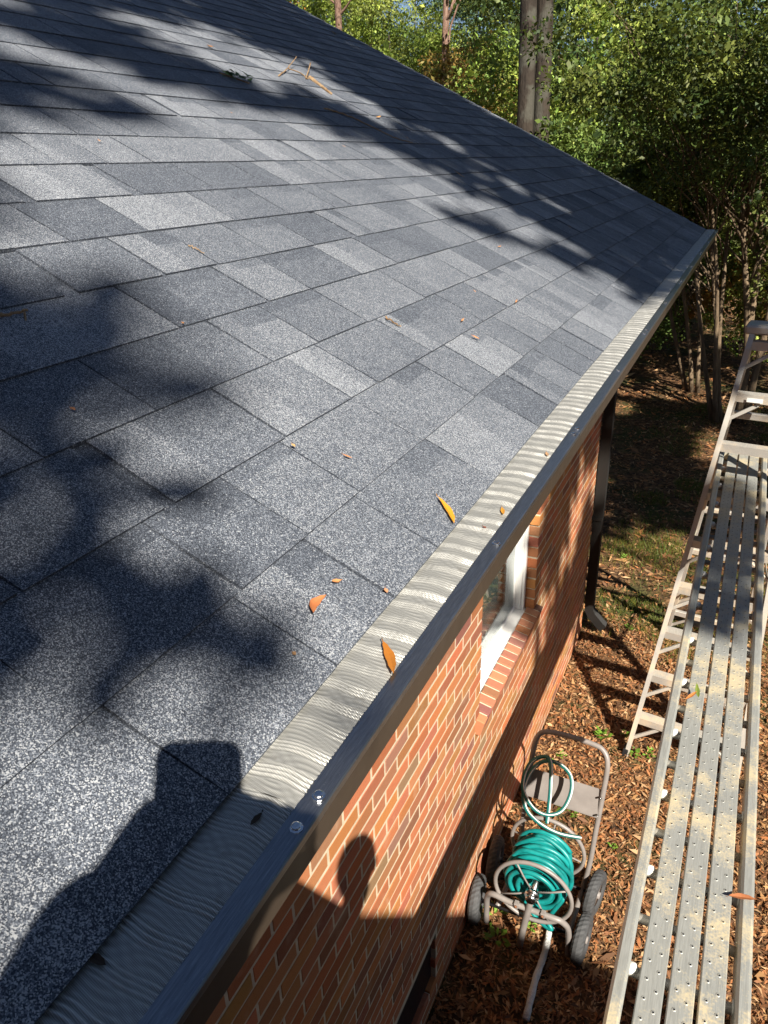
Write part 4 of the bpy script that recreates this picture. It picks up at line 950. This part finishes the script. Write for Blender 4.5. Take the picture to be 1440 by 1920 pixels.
# ------------------------------------------------------------------ tall trees on the sunny side, outside the view: their limbs dapple roof, wall and lawn
def ell(L, X, Y):
    v = np.zeros_like(X)
    for (cx, cy, rx, ry, an, dk) in L:
        a = math.radians(an); dx, dy = X-cx, Y-cy; u = (dx*math.cos(a)+dy*math.sin(a))/rx; w_ = (-dx*math.sin(a)+dy*math.cos(a))/ry
        v = np.maximum(v, dk*np.clip(1.9-1.5*np.sqrt(u*u+w_*w_), 0, 1))
    return v
def topx(P):
    d = P-CAM; z = d@fw; return 720+FPX*(d@RT)/z, 960-FPX*(d@UP)/z, z
ROOFD = [(90, 45, 150, 24, 6, .85), (200, 85, 150, 13, 8, .65), (450, 10, 420, 34, 4, .95), (560, 60, 270, 45, 14, .95), (700, 130, 230, 50, 33, .9), (870, 225, 220, 42, 36, .95), (1010, 315, 200, 42, 33, .92), (1160, 400, 150, 42, 35, .9), (290, 125, 165, 20, 12, .85), (420, 168, 130, 16, 12, .75),
    (50, 165, 85, 28, 10, .85), (190, 197, 90, 14, 10, .7), (740, 265, 190, 20, 20, .85), (620, 207, 110, 12, 20, .5), (900, 345, 95, 20, 30, .75), (1060, 425, 120, 16, 28, .8), (1155, 500, 110, 18, 32, .75), (1060, 482, 60, 11, 25, .5),
    (890, 425, 50, 16, 20, .65), (60, 480, 110, 28, 8, .5), (230, 500, 70, 13, 35, .55), (60, 600, 120, 55, 10, .9), (215, 600, 85, 38, 22, .75), (235, 690, 100, 33, 25, .8), (40, 760, 110, 105, 10, .92), (340, 770, 90, 28, 32, .65),
    (100, 885, 150, 45, 10, .75), (50, 1000, 110, 55, 0, .7), (300, 905, 60, 22, 30, .35), (120, 1135, 170, 50, -5, .75), (330, 1185, 140, 50, -10, .85), (480, 1265, 120, 55, 8, .8), (60, 1290, 120, 50, 0, .5), (20, 1440, 60, 60, 0, .5), (1110, 345, 180, 38, 36, .92), (1190, 470, 110, 20, 38, .85), (1000, 400, 90, 13, 30, .7), (1235, 525, 60, 12, 36, .7), (960, 290, 60, 12, 30, .8), (1275, 445, 50, 22, 40, .85), (1205, 560, 50, 12, 30, .45)]
r = np.random.default_rng(123); occ = []
n = 30000; s = r.uniform(.05, 5.4, n); yy = r.uniform(-.3, 6.2, n); P = BASE+DU*s[:, None]+V3(0, 1, 0)*yy[:, None]; X, Y, Z = topx(P)
v = np.where(Z > .1, ell(ROOFD, X, Y), .3); v = np.where((Z > .1) & (Y < -20), .9, v); v = np.where((X < -60) & (Z > .1), .45, v)
near = (Y > 860) & (X > -200) & (X < 900)
occ.append(P[(r.uniform(0, 1, n) < v*.95) & ~near])
n = 9000; s = r.uniform(.05, 2.2, n); yy = r.uniform(-.6, 2.0, n); P = BASE+DU*s[:, None]+V3(0, 1, 0)*yy[:, None]; X, Y, Z = topx(P); near = (Y > 860) & (X > -200) & (X < 900) & (Z > .05)
NEARP = P[near & (r.uniform(0, 1, n) < .97*ell(ROOFD, X, Y))]
GL = [(1160, 765, 50, 22, 10, 1), (1195, 705, 60, 14, 10, .7), (1330, 840, 48, 48, 0, 1), (1180, 905, 100, 18, 5, .6), (1150, 965, 70, 25, 10, .8), (1225, 1010, 100, 28, 10, .85), (1390, 765, 60, 30, 0, 1), (1270, 530, 90, 16, 0, .7), (1400, 520, 70, 45, 0, .9), (1345, 480, 40, 25, 0, .9), (1180, 655, 60, 10, 0, .3)]
n = 42000; P = np.stack([r.uniform(-3.5, 3.5, n), r.uniform(5.3, 13.0, n), np.zeros(n)], -1); X, Y, Z = topx(P); v = .96*(1-ell(GL, X, Y)); v *= np.clip((1025-Y)/60, 0, 1)
occ.append(P[r.uniform(0, 1, n) < v*.95])
WL = [(1075, 850, 20, 80, 18, .8), (1040, 990, 20, 100, 14, .75), (1095, 1040, 16, 90, 10, .8), (1120, 800, 14, 60, 15, .5), (1000, 1120, 14, 70, 25, .6), (1060, 1130, 20, 60, 10, .7)]
n = 4500; P = np.stack([np.full(n, WX), r.uniform(3.4, 5.6, n), r.uniform(.3, 3.0, n)], -1); X, Y, Z = topx(P); v = ell(WL, X, Y); occ.append(P[r.uniform(0, 1, n) < v])
BR = [(1320, 1120, 110, 40, 10, .75), (1395, 960, 60, 22, 0, .5), (1370, 905, 60, 14, 0, .4)]
n = 900; P = np.stack([r.uniform(-.1, .4, n), r.uniform(2, 5.4, n), np.full(n, ZS-1.8)], -1); X, Y, Z = topx(P); occ.append(P[r.uniform(0, 1, n) < ell(BR, X, Y)])
occ = np.concatenate(occ); tt = 14+1.6*np.sin(occ[:, 1]*1.3)+r.normal(0, .5, len(occ)); LP = occ-SD*tt[:, None]; nfar = len(LP); LP = np.concatenate([LP, NEARP-SD*(7.6+.5*np.sin(NEARP[:, 1]*5))[:, None]]); isnear = np.arange(len(LP)) >= nfar
def would_light(P):
    '''does the shadow of a point at P fall where the photographed surfaces are sunny?'''
    P = np.atleast_2d(P); bad = np.zeros(len(P), bool)
    t1 = -((P-BASE)@NN)/float(SD@NN); H = P+SD*t1[:, None]; X, Y, Z = topx(H); onr = (H[:, 0] < -.30) & (H[:, 1] < 6.3) & (t1 > 0)
    vr = ell(ROOFD, X, Y); bad |= onr & (Z > 0) & (X > -30) & (X < 1440) & (Y < 1950) & (vr < .5)
    t2 = -P[:, 2]/SD[2]; H = P+SD*t2[:, None]; X, Y, Z = topx(H); bad |= (~onr) & (H[:, 0] < 1.6) & (H[:, 1] < 6.5) & (H[:, 1] > 1.5) & (H[:, 0] > -3.5)
    return bad
# leaves turned to the light, sorted to the nearest of three trees
TB = [V3(5.2, -11.5, 0), V3(9.5, -7.0, 0), V3(10.5, 1.0, 0)]
d2 = np.stack([np.linalg.norm(LP[:, :2]-b[:2], axis=1) for b in TB]); own = np.where(isnear, 0, d2.argmin(0))
slab = ['tall oak behind the house, southernmost of the shade trees', 'tall oak right of the house between the other shade trees', 'tall oak shading the lawn to the right of the ladder']
for i, b in enumerate(TB):
    Q = LP[own == i]; qn = isnear[own == i]
    if len(Q) == 0: continue
    k = len(Q); root = empty('shade_tree', b, slab[i], 'tree'); Nn = unit(np.tile(-SD, (k, 1))+r.normal(0, .3, (k, 3))); D = r.normal(0, 1, (k, 3)); D -= Nn*np.sum(D*Nn, 1)[:, None]; L = r.uniform(.12, .19, k)*np.where(qn, .6, 1)
    quads_obj('crown', leaf_quads(Q, D, Nn, L, L*r.uniform(.6, .85, k), .05), M['thick_leaf'], np.array(PAL['green'])[r.integers(0, 4, k)], root)
    tb = MB(); top = Q[~qn].mean(0)+V3(0, 0, .5); TP = None
    for tr_ in range(60):
        cand = wander(b, top+r.normal(0, .8+.03*tr_, 3)*V3(1, 1, .3), r, .03, 14); nb = would_light(np.array(cand)).sum()
        if TP is None or nb < best: TP, best = cand, nb
    tb.tube(TP, np.linspace(.26, .07, 15), 12); nl = 0
    for j in r.permutation(k)[:900]:
        s_ = TP[r.integers(7, 14)]; W_ = np.array(wander(s_, Q[j], r, .10, 8))
        if would_light(W_).sum() == 0: tb.tube(W_, np.linspace(.045, .010, 9), 6); nl += 1
        if nl > 34: break
    tb.build('trunk', M['bark_grey'], root)
#PERSON
# ------------------------------------------------------------------ photographer on the plank, just behind the viewpoint
def fuse(name, mb, mat, parent=None, vox=.007, sm=6):
    """joins overlapping limb volumes into one continuous skin"""
    o = mb.build(name, mat); o.parent = parent
    m = o.modifiers.new('fuse', 'REMESH'); m.mode = 'VOXEL'; m.voxel_size = vox; m.use_smooth_shade = True
    m = o.modifiers.new('soften', 'SMOOTH'); m.factor = .5; m.iterations = sm
    return o
def ball(mb, c, r3, n=16):
    c = np.asarray(c, float); vs = [c+V3(0, 0, r3[2])]
    for i in range(1, n//2):
        th = math.pi*i/(n//2)
        vs += [c+V3(r3[0]*math.sin(th)*math.cos(2*math.pi*k/n), r3[1]*math.sin(th)*math.sin(2*math.pi*k/n), r3[2]*math.cos(th)) for k in range(n)]
    vs.append(c-V3(0, 0, r3[2])); L = n//2-1; f = [(0, 1+k, 1+(k+1) % n) for k in range(n)]
    f += [(1+i*n+k, 1+(i+1)*n+k, 1+(i+1)*n+(k+1) % n, 1+i*n+(k+1) % n) for i in range(L-1) for k in range(n)]
    f += [(1+(L-1)*n+k, len(vs)-1, 1+(L-1)*n+(k+1) % n) for k in range(n)]; mb.add(vs, f)
def limb(mb, pts, rr, n=14):
    P = bez(pts, 6); R_ = np.interp(np.linspace(0, 1, len(P)), np.linspace(0, 1, len(rr)), rr); mb.tube(P, R_, n); ball(mb, P[0], (R_[0],)*3); ball(mb, P[-1], (R_[-1],)*3)
def C_(x, y, z): return V3(x, y, z+ZS)
def sh(x, y, t_): return roof_hit(x, y)-SD*t_
def gsh(x, y, t_): return atZ(x, y, ZS-.5)-SD*t_
HEADW = atX(672, 1628, WX); HEAD = HEADW-SD*((HEADW[0]-.40)/SD[0])
hd = HEAD; fdir = unit(V3(-.45, .89, 0)); sdir = V3(fdir[1], -fdir[0], 0)
HP = C_(.16, -.44, -.86); CH = V3(hd[0]-.03, hd[1]-.17, hd[2]-.36)
SL = CH-sdir*.165+V3(0, 0, .095); SR = CH+sdir*.165+V3(0, 0, .095)
WL_, EL_ = sh(290, 1570, .80), sh(160, 1860, .80)
WR_, ER_ = gsh(432, 1722, .78), gsh(300, 2040, .80)
def torso(mb, g=0.0):
    spine = [(HP-V3(0, 0, .06), .155, .115), (HP+V3(0, 0, .05), .145, .105), ((HP*2+CH)/3, .130, .095), ((HP+CH*2)/3, .145, .105), (CH, .165, .115), (CH+V3(0, .0, .09), .150, .095), (CH+V3(0, .01, .15), .085, .07)]
    n = 20; vs = []
    for c, a, b in spine: vs += [c+sdir*(a+g)*math.cos(2*math.pi*k/n)+fdir*(b+g)*math.sin(2*math.pi*k/n) for k in range(n)]
    m = len(spine); mb.add(vs, [(i*n+k, i*n+(k+1) % n, (i+1)*n+(k+1) % n, (i+1)*n+k) for i in range(m-1) for k in range(n)]+[tuple(range(n))[::-1], tuple((m-1)*n+k for k in range(n))])
def arms(mb, g=0.0, full=True):
    for S, E_, W_ in ((SL, EL_, WL_), (SR, ER_, WR_)):
        limb(mb, [S, S*.5+E_*.5, E_], [.056+g, .048+g, .042+g])
        if full: limb(mb, [E_, E_*.6+W_*.4, W_], [.042, .038, .027])
        else: limb(mb, [E_, E_*.75+W_*.25], [.042+g, .041+g])
FT = [(C_(.075, -.40, -1.70), C_(.11, -.37, -1.30), HP-sdir*.085-V3(0, 0, .05)), (C_(.205, -.42, -1.70), C_(.22, -.40, -1.30), HP+sdir*.085-V3(0, 0, .05))]
def legs(mb, g=0.0):
    for a, k, h in FT: limb(mb, [h, h*.5+k*.5, k], [.092+g, .078+g, .058+g]); limb(mb, [k, k*.6+a*.4+V3(0, -.012, 0), a], [.056+g, .056+g, .040+g])
def hand(mb, W_, d, side, nrm, curl):
    """palm plus four unequal bent fingers and a thumb leaving the side of the palm"""
    d = unit(d); side = unit(side); nrm = unit(nrm); pc_ = W_+d*.052
    for k in (-1.5, -.5, .5, 1.5): limb(mb, [W_+side*k*.010, pc_+side*k*.019+d*.035], [.017, .0135], 10)
    for k, L in ((-1.5, .066), (-.5, .076), (.5, .072), (1.5, .056)):
        b0 = pc_+side*k*.020+d*.038; b1 = b0+(d*math.cos(curl)+nrm*math.sin(curl))*L*.45; b2 = b1+(d*math.cos(curl*2.1)+nrm*math.sin(curl*2.1))*L*.33; b3 = b2+(d*math.cos(curl*3)+nrm*math.sin(curl*3))*L*.24
        limb(mb, [b0, b1, b2, b3], [.0095, .0088, .0082, .0068], 8)
    t0 = W_+d*.025-side*.022; t1 = t0+d*.030-side*.022+nrm*.010; t2 = t1+d*.028-side*.002+nrm*.014; limb(mb, [t0, t1, t2], [.013, .0108, .0085], 8)
FR, FU = RT, UP; ph_c = CAM-fw*.0125+FR*(-.0115)+FU*(-.053)
PL = ph_c-FU*.075-FR*.050-fw*.022
pb = MB(); torso(pb); arms(pb); legs(pb); limb(pb, [CH+V3(0, 0, .10), hd-V3(0, 0, .08)-fdir*.02], [.062, .054])
ball(pb, hd+V3(0, 0, .02)-fdir*.012, (.082, .098, .108)); ball(pb, hd-V3(0, 0, .045)+fdir*.030, (.056, .062, .062)); limb(pb, [hd+fdir*.080+V3(0, 0, .025), hd+fdir*.103-V3(0, 0, .012)], [.008, .013], 8)
limb(pb, [hd+fdir*.080-V3(0, 0, .048)-sdir*.018, hd+fdir*.084-V3(0, 0, .048)+sdir*.018], [.007, .007], 8); limb(pb, [hd+fdir*.074+V3(0, 0, .043)-sdir*.035, hd+fdir*.074+V3(0, 0, .043)+sdir*.035], [.010, .010], 8)
for s_ in (-1, 1): ball(pb, hd+sdir*.078*s_-fdir*.008, (.014, .022, .032))
hand(pb, WL_, PL-WL_, FU, fw, .55); hand(pb, WR_, V3(-.25, .95, .10), V3(-1, -.1, .1), V3(0, 0, -1), .75)
person = fuse('person', pb, M['skin'], vox=.0045, sm=3)
tag(person, 'person standing on the plank in a blue shirt and jeans, holding up a phone', 'person')
sb = MB(); torso(sb, .016); arms(sb, .014, False); fuse('shirt', sb, M['cloth'], person, .009, 5)
jb = MB(); legs(jb, .014); ball(jb, HP-V3(0, 0, .02), (.178, .145, .125)); fuse('jeans', jb, M['denim'], person, .009, 5)
hb = MB(); ball(hb, hd+V3(0, 0, .045)-fdir*.030, (.086, .092, .100)); ball(hb, hd-fdir*.055-V3(0, 0, .02), (.072, .055, .07)); fuse('hair', hb, M['hair'], person, .007, 3)
for s_ in (-1, 1):
    eb = MB(); ball(eb, hd+fdir*.078+sdir*.031*s_+V3(0, 0, .022), (.012, .012, .009), 12); eb.build('eye', M['white'], person)
for a, k, h in FT:
    f_ = MB(); limb(f_, [a+V3(0, -.035, -.025), a+V3(-.01, .06, -.040), a+V3(-.02, .15, -.046)], [.047, .046, .036]); fuse('shoe', f_, M['black_trim'], person, .006, 3)
mb = MB(); oc = []
for qx, qy, a0 in ((1, 1, 0), (-1, 1, 90), (-1, -1, 180), (1, -1, 270)):
    for k in range(6): a = math.radians(a0+18*k); oc.append((qx*(.0375-.013)+.013*math.cos(a), qy*(.074-.013)+.013*math.sin(a)))
m = len(oc); vs = [ph_c+FR*x+FU*y+fw*z for z in (-.004, .004) for x, y in oc]
mb.add(vs, [tuple(range(m)), tuple(range(m, 2*m))[::-1]]+[(k, m+k, m+(k+1) % m, (k+1) % m) for k in range(m)])
phn = mb.build('phone', M['glassblack']); tag(phn, 'black phone held up in the hand of the person on the plank', 'phone')
